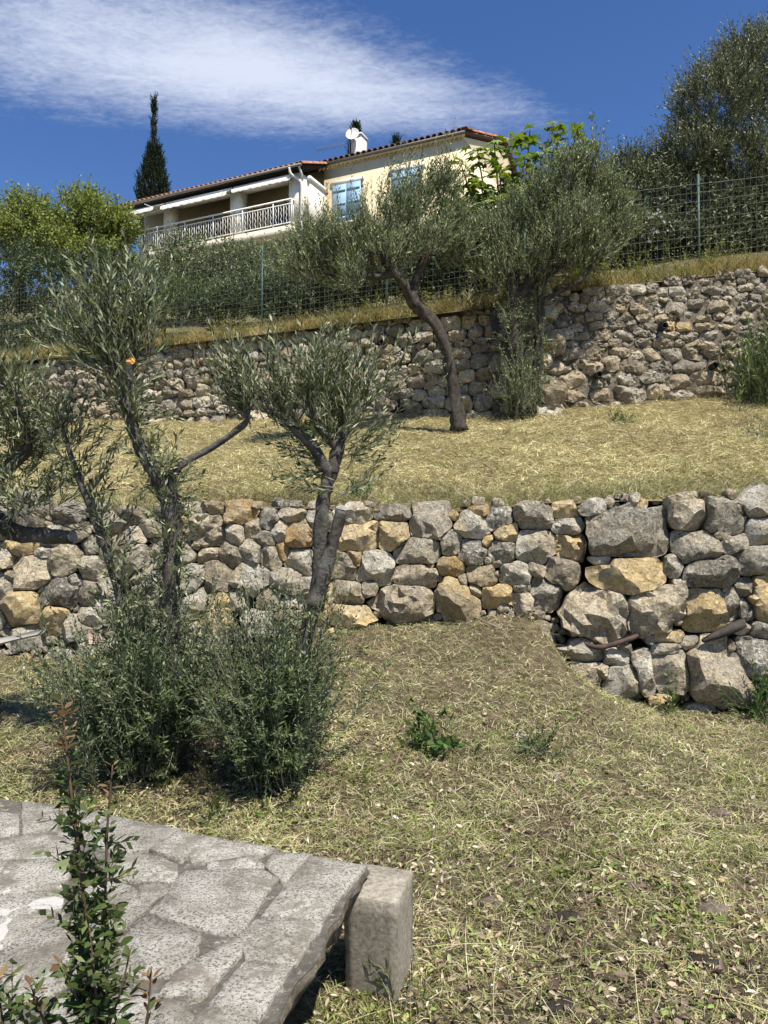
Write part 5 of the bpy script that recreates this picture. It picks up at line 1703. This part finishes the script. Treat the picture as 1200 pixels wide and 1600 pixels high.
PV = [[(830,207),(985,232),(865,375),(700,370)], [(740,197),(825,205),(765,278),(712,235)], [(487,140),(735,185),(660,215),(520,222)], [(405,188),(482,138),(505,205),(470,208)],
 [(560,225),(675,208),(705,235),(690,245),(565,245)], [(465,290),(500,250),(690,245),(740,270),(640,412),(560,400),(410,355)], [(325,195),(430,210),(468,232),(462,275),(320,265),(280,240)],
 [(225,165),(300,100),(475,135),(400,185),(330,195)], [(650,420),(690,380),(862,381),(788,490),(665,480)], [(480,510),(645,420),(640,470),(545,578),(435,570)],
 [(660,490),(780,502),(715,605),(660,700),(530,650)], [(330,430),(395,375),(530,415),(520,470),(450,520),(300,530),(290,490)], [(300,275),(350,290),(385,345),(330,390),(250,395),(200,380),(230,290)],
 [(-40,225),(130,215),(180,250),(160,290),(-40,312)], [(-60,320),(170,297),(150,350),(50,425),(-60,470)], [(-50,78),(45,95),(48,140),(-50,155)], [(60,62),(155,72),(150,140),(62,143)],
 [(-60,510),(150,372),(190,385),(300,405),(250,480),(150,565),(-60,640)], [(380,280),(440,280),(450,300),(400,340),(370,320)], [(430,600),(500,590),(520,660),(420,700)],
 [(310,560),(425,585),(400,690),(250,690)], [(150,595),(280,560),(240,680),(90,720)], [(-60,165),(130,152),(200,170),(170,208),(-60,216)], [(170,80),(290,95),(220,160),(160,150)],
 [(-230,60),(-70,75),(-65,150),(-240,160)], [(-260,180),(-80,170),(-75,300),(-280,310)], [(-300,340),(-80,330),(-80,500),(-320,560)]]
for k, poly in enumerate(PV):
    w = np.array([slab_pt(x / 1.714, 1220 + y / 1.714) for x, y in poly]) - so
    wc = w.mean(0); dl = np.linalg.norm(w - wc, axis=1)[:, None]; w = wc + (w - wc) * (1 + np.minimum(.010 / dl, .12) * (k > 0))
    # subdivide and roughen the outline a little
    fine = []
    rk = np.random.default_rng(400 + k)
    for i in range(len(w)):
        a, b2 = w[i], w[(i + 1) % len(w)]
        for t in (0, .25, .5, .75): fine.append(a * (1 - t) + b2 * t + rk.normal(0, .0022 if t else .0008, 2))
    fine = np.array(fine); c = fine.mean(0); n = len(fine)
    h = rk.uniform(.004, .009); tl = rk.normal(0, .006, 2)
    V = []
    for sc, zz in ((1.0, -.010), (.998, h * .7), (.982, h), (.5, h + .001)):
        for p in fine: V.append((*((p - c) * sc), zz + (p - c) @ tl * (zz > 0)))
    V.append((0, 0, h + .001))
    F = [(n * q + j, n * q + (j + 1) % n, n * (q + 1) + (j + 1) % n, n * (q + 1) + j) for q in range(3) for j in range(n)]
    T = [(3 * n + j, 3 * n + (j + 1) % n, 4 * n) for j in range(n)]
    Fa = np.array(F); Ta = np.array(T)
    # orientation upwards
    area = sum(fine[j][0] * fine[(j + 1) % n][1] - fine[(j + 1) % n][0] * fine[j][1] for j in range(n))
    if area < 0: Fa, Ta = Fa[:, ::-1].copy(), Ta[:, ::-1].copy()
    mesh_np('paving_stone', V, [Fa, Ta], M['paving_white' if k in (13, 14) else 'paving'], bench, False, (c[0], c[1], 0))


def rough_block(name, corners, z0, z1, mat, seed, parent=None, lean=(0, 0), amp=.003, bev=.008, label=None, cat=None):
    """upright block on a four-cornered plan with worn edges"""
    c = np.array(corners, float); cc = c.mean(0)
    r = np.random.default_rng(seed)
    per = []
    m_ = 7
    for i in range(4):
        for t in np.linspace(0, 1, m_)[:-1]: per.append(c[i] * (1 - t) + c[(i + 1) % 4] * t)
    per = np.array(per); n = len(per)
    sz = np.linalg.norm(c - cc, axis=1).mean()
    zs = list(np.linspace(0, 1, 10))
    V = []
    for q in zs:
        for p in per:
            d = p - cc
            V.append((*(p + d / np.linalg.norm(d) * r.normal(0, amp) + np.array(lean) * (1 - q)), z0 + (z1 - bev - z0) * q + r.normal(0, amp * .3)))
    for p in per:
        V.append((*(cc + (p - cc) * (1 - bev / sz)), z1 + r.normal(0, amp * .2)))
    V.append((*cc, z1))
    k = len(zs)
    F = [(n * q + j, n * q + (j + 1) % n, n * (q + 1) + (j + 1) % n, n * (q + 1) + j) for q in range(k) for j in range(n)]
    T = [(k * n + j, k * n + (j + 1) % n, (k + 1) * n) for j in range(n)]
    V = np.array(V) - np.array((*cc, z0))
    o = mesh_np(name, V, [np.array(F), np.array(T)], mat, parent, False, (*cc, z0))
    if label: tag(o, label, cat)
    return o


def at_z(px, py, z):
    k = P(px, py, 1.0) - np.array((0, 0, CAMZ)); t = (z - CAMZ) / k[2]
    return np.array((k[0] * t, k[1] * t))
zt = SLZ - .035
FR, BR, FLx = at_z(621, 1411, zt), at_z(645, 1360, zt), at_z(537, 1396, zt)
BL = FLx + (BR - FR)
gz = float(G1(np.array([FR[0]]), np.array([FR[1]]))[0])
rough_block('concrete_block', [FLx, FR, BR, BL], gz - .08, zt, M['concrete'], 310, lean=(.004, .085), amp=.0016, bev=.006, label='rough concrete block propping the end of the bench slab', cat='block')
# far supports of the bench, out of view
for t, v in ((1.6, .2), (1.6, .8), (.35, .85)):
    c0 = sA + eb * t + er * v
    q = .09
    cs = [c0 + eb * q - er * q * .0, c0 - eb * q, c0 - eb * q + er * .2, c0 + eb * q + er * .2]
    rough_block('support_block', [p - so for p in cs], -SLZ - .05, -.066, M['concrete'], 320 + int(t * 10 + v * 100), bench)
# edge of another flat stone at the bottom of the picture
zs_ = .16
q0, q1 = at_z(558, 1594, zs_), at_z(722, 1598, zs_)
dn = np.array((.0, -.35))
rough_block('flat_stone', [q0 + dn, q1 + dn, q1, q0], -.05, zs_, M['paving'], 330, amp=.006, bev=.02, label='pale flat stone edge at the foot of the concrete block', cat='stone')


# ------------------------------------------------------------------ young shrub in front of the bench: every leaf its own
def oval_leaf(seed, mat):
    r = np.random.default_rng(seed)
    V = [(0, 0, 0), (.20, .25, .03), (.26, .5, .05), (.17, .8, .02), (0, 1.0, -.06), (-.17, .8, .02), (-.26, .5, .05), (-.2, .25, .03), (0, .3, -.02), (0, .65, -.02)]
    V = np.array(V) + r.normal(0, .012, (10, 3))
    F3 = [(0, 1, 8), (0, 8, 7), (3, 4, 9), (9, 4, 5)]
    F4 = [(1, 2, 9, 8), (8, 9, 6, 7)]
    F3 += [(2, 3, 9), (9, 5, 6)]
    o = mesh_np('leaf', V, [np.array(F4), np.array(F3)], mat, smooth=True)
    me = o.data; bpy.data.objects.remove(o)
    return me
lm = [oval_leaf(k, M['sprig']) for k in range(3)] + [oval_leaf(9, M['sprig_red'])]
sp = empty('young_shrub', (0, 0, 0), 0, 'thin upright young shrub with small glossy leaves in front of the bench', 'shrub')
r3 = np.random.default_rng(330)
def sprig(pts, rad, nl, size, red_top=.85, low=0.0):
    p, r_ = spline(pts, rad, 8)
    mb = MB(); mb.tube(p, r_, 6); mb.build('stem', M['twig_dark'], sp, True)
    for k in range(nl):
        t = low + (1 - low) * ((k + r3.random() * 3) / (nl + 2)) ** 1.25
        if r3.random() < .6: t = round(t * 22 + r3.normal(0, .12)) / 22      # leaves bunch at the nodes
        t = min(max(t, .01), .995)
        i = min(int(t * (len(p) - 1)), len(p) - 2)
        o = p[i] + (p[i + 1] - p[i]) * (t * (len(p) - 1) - i)
        d = unit(p[i + 1] - p[i])
        az = k * 2.4 + r3.normal(0, .5)
        stalk = r3.uniform(.0, .028) * (1.15 - t)
        o2 = o + np.array((math.cos(az), math.sin(az), .6)) * stalk
        el = r3.uniform(.1, .9)
        me = lm[3] if (t > red_top and r3.random() < .8) else lm[r3.integers(3)]
        ob = put(me, 'leaf', sp, o2, (el, r3.normal(0, .3), az - math.pi / 2), size * r3.uniform(.65, 1.25) * (1.15 - .35 * t))
M['twig_dark'] = rough_mat('young_stem', [(.3, (.06, .04, .03)), (.7, (.13, .09, .06))], 20, 3, 60, .3, .004)
D0 = 1.22
base = P(150, 1640, D0); foot = np.array((base[0], base[1], 0.0))
sprig([foot, P(152, 1700, D0), P(140, 1520, D0), P(125, 1350, D0), P(108, 1210, D0), P(96, 1092, D0)], [.005, .0045, .0035, .003, .0022, .001], 130, .027, .82, .42)
sprig([P(150, 1590, D0), P(163, 1480, D0 + .02), P(165, 1380, D0 + .03), P(168, 1290, D0 + .03), P(176, 1195, D0 + .03)], [.003, .0025, .002, .002, .001], 76, .023, .82)
sprig([foot + (-.03, .02, 0), P(110, 1700, D0), P(70, 1600, D0), P(48, 1540, D0)], [.004, .003, .002, .001], 24, .026, .75, .6)
sprig([foot + (.03, .02, 0), P(200, 1720, D0), P(228, 1600, D0), P(237, 1510, D0)], [.004, .003, .002, .001], 24, .024, .7, .6)
sprig([foot + (-.05, .0, 0), P(30, 1720, D0), P(5, 1600, D0), P(-5, 1520, D0)], [.004, .003, .002, .001], 22, .028, .9, .6)
sprig([P(152, 1640, D0), P(120, 1560, D0 - .02), P(95, 1500, D0 - .02)], [.003, .002, .001], 24, .025, .9)
sprig([P(150, 1650, D0), P(185, 1560, D0 - .02), P(205, 1480, D0 - .02)], [.003, .002, .001], 22, .024, .9)
sprig([P(148, 1660, D0), P(150, 1560, D0 - .03), P(140, 1450, D0 - .03)], [.003, .002, .001], 40, .028, .95)


cs_ = Crown(331)
m1, _ = spline([P(150, 1640, D0), P(140, 1520, D0), P(125, 1350, D0), P(112, 1240, D0)], [1] * 4, 6)
m2, _ = spline([P(150, 1590, D0), P(163, 1480, D0 + .02), P(165, 1380, D0 + .03), P(168, 1290, D0 + .03)], [1] * 4, 6)
kw = dict(leaf=(.021, .0105), space=.012, ang=.9, stem=.0008, jitter=.4)
cs_.along(m1, 62, .9, .3, (.02, .065), **kw)
cs_.along(m2, 30, .9, .3, (.02, .05), **kw)
cs_.along(m1[:9], 44, 1.0, .3, (.03, .085), **kw)
cs_.fan(P(20, 1620, D0), (0, 0, 1), .7, 14, (.04, .10), .03, **kw)
M['sprig_small'] = leaf_mat('shrub_small_leaf', (.07, .102, .03), (.15, .18, .075), 0.25, 0.025, (.5, 1.5), 0.5, 0.3)
mesh_np('small_leaves', np.concatenate(cs_.lv), np.concatenate(cs_.lf), M['sprig_small'], sp, kind='stuff')
mesh_np('side_twigs', np.concatenate(cs_.sv), np.concatenate(cs_.sf), M['twig_dark'], sp, kind='stuff')


# ------------------------------------------------------------------ weeds on the slope and at the wall
def weed(label, c, n, ln, leaf, seed, mat='weed', spread=.7, up=.5, name='weed_plant', cat='plant', jit=.03, space=.03, bend=.1, ang=.7):
    t = empty(name, (0, 0, 0), 0, label, cat)
    cr = Crown(seed)
    cr.fan(c, (0, 0, up), spread, n, ln, jit, leaf=leaf, space=space, ang=ang, stem=.0015, bend=bend)
    o = mesh_np('foliage', np.concatenate(cr.lv), np.concatenate(cr.lf), M[mat], t, kind='stuff')
    mesh_np('stems', np.concatenate(cr.sv), np.concatenate(cr.sf), M['twig'], t, kind='stuff')
    return t
def onG1(px, py):
    """ground point seen at a pixel"""
    o = np.array((0, 0, CAMZ)); d = P(px, py, 1.0) - o
    ts = np.linspace(1, 9, 500); q = o[None] + d[None] * ts[:, None]
    h = q[:, 2] - G1(q[:, 0], q[:, 1])
    i = int(np.argmax(h < 0)) if (h < 0).any() else 499
    return q[i]
weed('dark green leafy weed on the mound below the low wall', onG1(682, 1175), 34, (.08, .2), (.07, .026), 341, jit=.05)
weed('wispy grey green weed tuft right of the leafy weed', onG1(842, 1185), 46, (.06, .17), (.04, .009), 342, 'olive_bush', jit=.06, space=.014)
weed('low dry grey tuft where the low wall steps down', onG1(868, 1000), 60, (.06, .2), (.022, .006), 343, 'olive_far', jit=.10, space=.013)
weed('dark green weed at the foot of the low wall at the right edge', onG1(1185, 1125), 80, (.1, .34), (.05, .014), 344, 'weed', jit=.10, space=.025)
weed('small green creeper on the lowest boulders of the low wall', onG1(1048, 1118) + np.array((0, 0, .02)), 16, (.1, .3), (.04, .03), 345, 'mid_shrub', .4, .9, space=.06)
weed('green grass tuft on top of the low wall beside the sawn stub', P(565, 782, 6.95), 16, (.1, .26), (.05, .012), 346, 'weed', .5, .8)
weed('grass tuft at the foot of the concrete block', onG1(630, 1585), 20, (.05, .14), (.05, .004), 347, 'mid_shrub', .5, .8, ang=.3)
weed('bright green broad weed leaves near the bench corner', onG1(330, 1292), 8, (.05, .1), (.05, .02), 348, 'mid_shrub', .7, .6)
# tall grassy shrub at the right end of the terrace
t = weed('tall grassy shrub against the right end of the retaining wall', P(1208, 640, 11.6), 230, (.4, 1.15), (.10, .018), 349, 'mid_shrub', .30, 1.0, 'grassy_shrub', 'shrub', .24, .06)
weed('dark leafy shrub beside the grassy shrub on the right wall', P(1188, 620, 11.9), 90, (.4, 1.1), (.07, .025), 350, 'dark_shrub', .22, 1.0, 'shrub', 'shrub', .14, .045)
weed('brushwood pile whose dark mass stands for tree shadow at the right edge of the terrace', P(1215, 700, 9.2), 150, (.2, .6), (.05, .008), 351, 'dark_shrub', 1.0, .35, 'brushwood', 'brushwood', .2, .06)  # dark brush added where a tree shadow falls; its colour carries that shade
for k, (px, py, d) in enumerate(((960, 655, 11.0), (470, 668, 12.8), (980, 655, 10.8))):
    weed(('pale green weed tuft on the terrace right of the bushy olive', 'small weed tuft at the foot of the left retaining wall', 'second pale weed tuft right of the bushy olive')[k], np.array((P(px, py, d)[0], d, float(G2(P(px, py, d)[0], d)))), 14, (.08, .2), (.07, .014), 360 + k, 'mid_shrub', .7, .6)

# ------------------------------------------------------------------ odds and ends in and below the low wall
M['brown_pipe'] = plain('brown_plastic_pipe', (.075, .05, .042), .7, .2, .5, 14, .5, 40)
M['old_wood'] = rough_mat('weathered_plank', [(.3, (.035, .03, .026)), (.6, (.09, .08, .068)), (.8, (.16, .145, .125))], 12, 5, 60, .8, .01)
M['board'] = plain('pale_grey_board', (.33, .31, .28), .8, .2, .1)
M['pink_stone'] = plain('pinkish_stone', (.42, .31, .25), .9, .15, .2, 12, .6, 50)
def LWp(px, py, out):
    a, z, _ = LW.hit(px, py); return LW.pt(a, z, out)
p, r_ = spline([LWp(884, 985, -.02), LWp(905, 1000, .10), LWp(928, 1007, .15), LWp(950, 1003, .16), LWp(985, 992, .13), LWp(1010, 984, .0)], [.022, .022, .023, .022, .021, .020], 6)
mb = MB(); mb.tube(p, r_, 10); tag(mb.build('drain_hose', M['brown_pipe'], None, True), 'brown plastic pipe lying between the boulders of the low wall', 'pipe')
a_, b_ = LWp(1085, 996, .22), LWp(1152, 970, .14)
e_ = unit(b_ - a_); up_ = np.array((0, 0, 1.0)); s_ = unit(np.cross(e_, up_)); u_ = np.cross(s_, e_)
V = []
for q, (hh, ww) in zip((0, .35, .7, 1.0), ((.012, .02), (.028, .03), (.036, .03), (.03, .03))):
    c_ = a_ * (1 - q) + b_ * q
    for sx, sz in ((-1, -1), (1, -1), (1, 1), (-1, 1)): V.append(c_ + s_ * sx * ww + u_ * sz * hh)
F = [(4 * q + j, 4 * q + (j + 1) % 4, 4 * q + 4 + (j + 1) % 4, 4 * q + 4 + j) for q in range(3) for j in range(4)] + [(3, 2, 1, 0), (12, 13, 14, 15)]
tag(mesh_np('wood_splinter', V, np.array(F), M['old_wood']), 'dark pointed piece of old wood wedged in the low wall', 'wood')
mb = MB(); mb.tube([onG1(748, 972) + (0, -.05, .03), onG1(786, 985) + (0, -.02, .01)], .004, 5); tag(mb.build('dry_stick', M['board']), 'thin pale stick leaning at the foot of the low wall', 'stick')


def flat_piece(name, px_poly, d, thick, mat, label, cat, tilt=.4):
    w = [P(x, y, d) for x, y in px_poly]
    w = np.array(w); c = w.mean(0)
    w[:, 1] += (w[:, 2] - c[2]) * tilt * 2
    n = len(w)
    V = np.concatenate([w - c, w - c + np.array((0, thick, -thick * .3))])
    F4 = [(j, (j + 1) % n, n + (j + 1) % n, n + j) for j in range(n)]
    top = np.array([tuple(range(n))]); bot = np.array([tuple(range(2 * n - 1, n - 1, -1))])
    o = mesh_np(name, V, [np.array(F4), top, bot], mat, None, False, c)
    return tag(o, label, cat)
flat_piece('board_offcut', [(-30, 1003), (64, 984), (56, 992), (20, 1000), (-30, 1013)], 6.35, .05, M['board'], 'pale grey board wedge lying at the far left of the low wall', 'board')
flat_piece('stone_slate', [(132, 985), (150, 990), (164, 1012), (160, 1020), (140, 1005)], 6.3, .04, M['pink_stone'], 'flat pinkish stone fragment propped below the low wall', 'stone')
r4 = np.random.default_rng(370)
def loose(px, py, w, h, m_, label, k):
    g = onG1(px, py)
    sc = g[1] / FPX
    K = 16; th = np.arange(K) * 2 * math.pi / K
    rad = np.array([1 / max(abs(math.cos(t)) / (w * sc / 2), abs(math.sin(t)) / (h * sc / 2)) for t in th]) * r4.uniform(.8, 1.0, K)
    V, Fq, Ft = stone_mesh(rad, 900 + k, .3 * w * sc, .25 * w * sc, .5)
    tag(mesh_np('loose_stone', V, [Fq, Ft], M[m_], None, True, g + np.array((0, 0, h * sc * .35)), sharp=R(27)), label, 'stone')
loose(60, 1000, 40, 26, 'st_yellow', 'ochre loose stone beside the grey board', 0)
loose(38, 975, 30, 16, 'st_white', 'pale squared stone on the rubble at the far left', 1)
loose(100, 1035, 34, 26, 'st_white', 'pale rubble stone among the left bush twigs', 2)
loose(96, 1030 + 30, 26, 18, 'st_orange', 'small reddish stone below the left rubble', 3)
loose(1000, 1090, 22, 14, 'st_brown', 'small stone fallen in front of the stepped end of the low wall', 4)
loose(868, 1218, 30, 12, 'st_brown', 'flat brown stone in the litter below the wispy weed', 5)
loose(815, 1157, 26, 12, 'st_white', 'flat pale stone between the two weeds on the mound', 6)
loose(1115, 1205, 12, 8, 'st_white', 'tiny white stone on the litter at the right', 7)
loose(697, 1325, 22, 9, 'st_white', 'white pebble right of the bench corner', 8)


def bark_chip(px, py, w, h, label, k):
    g = onG1(px, py); sc = g[1] / FPX
    r = np.random.default_rng(500 + k)
    n = 10
    a = np.arange(n) * 2 * math.pi / n
    ln, wd = w * sc / 2, h * sc / 2 * 1.6
    ax = r.uniform(-.5, .5)
    V = []
    for zz, s_ in ((.004, 1.0), (.018, .93), (.022, .5)):
        for t in a:
            rr = 1 + r.normal(0, .12)
            x, y = math.cos(t) * ln * rr * s_, math.sin(t) * wd * rr * s_
            V.append((x * math.cos(ax) - y * math.sin(ax), x * math.sin(ax) + y * math.cos(ax), zz + r.normal(0, .002) - .3 * (y * y) / max(wd, .01)))
    V.append((0, 0, .021))
    F = [(n * q + j, n * q + (j + 1) % n, n * (q + 1) + (j + 1) % n, n * (q + 1) + j) for q in range(2) for j in range(n)]
    T = [(2 * n + j, 2 * n + (j + 1) % n, 3 * n) for j in range(n)]
    o = mesh_np('bark_chip', V, [np.array(F), np.array(T)], M['chip_dark' if k in (0, 3, 5) else 'chip'], None, False, g + np.array((0, 0, .006)))
    tag(o, label, 'bark chip', 'bark chips on the ground')
M['chip'] = rough_mat('bark_chip', [(.3, (.09, .07, .055)), (.6, (.18, .145, .115)), (.8, (.27, .22, .18))], 30, 5, 90, .8, .01)
M['chip_dark'] = rough_mat('bark_chip_dark', [(.3, (.02, .017, .014)), (.6, (.045, .038, .03)), (.8, (.09, .075, .06))], 30, 5, 90, .8, .01)
for k, (px, py, w, h, lab) in enumerate([(882, 1438, 42, 16, 'black bark chip in the middle of the clippings'), (766, 1416, 40, 24, 'grey bark chip right of the concrete block'), (1114, 1424, 50, 34, 'large brown bark chip near the right edge'),
        (1100, 1510, 60, 30, 'dark bark piece at the lower right'), (990, 1388, 46, 16, 'long flat bark piece above the large brown chip'), (868, 1580, 60, 34, 'dark bark flake at the bottom edge'), (1125, 1275, 36, 14, 'thin bark strip far up at the right')]):
    bark_chip(px, py, w, h, lab, k)
# dark roots and earth bank above the low wall on the left
n = 1500
X = r2.normal(-1.35, .55, n); Y = lowY(X) + .2 + np.abs(r2.normal(0, .18, n))
g5 = strands('dry_roots', r2, X, Y, G2, (.06, .2), (.004, .008), .4, straw_mat('brown_roots', [(0, (.07, .04, .025)), (.6, (.17, .10, .06)), (1, (.3, .2, .12))]), upright=.3)
tag(g5, 'brown exposed roots on the earth bank above the low wall', 'roots', kind='stuff')
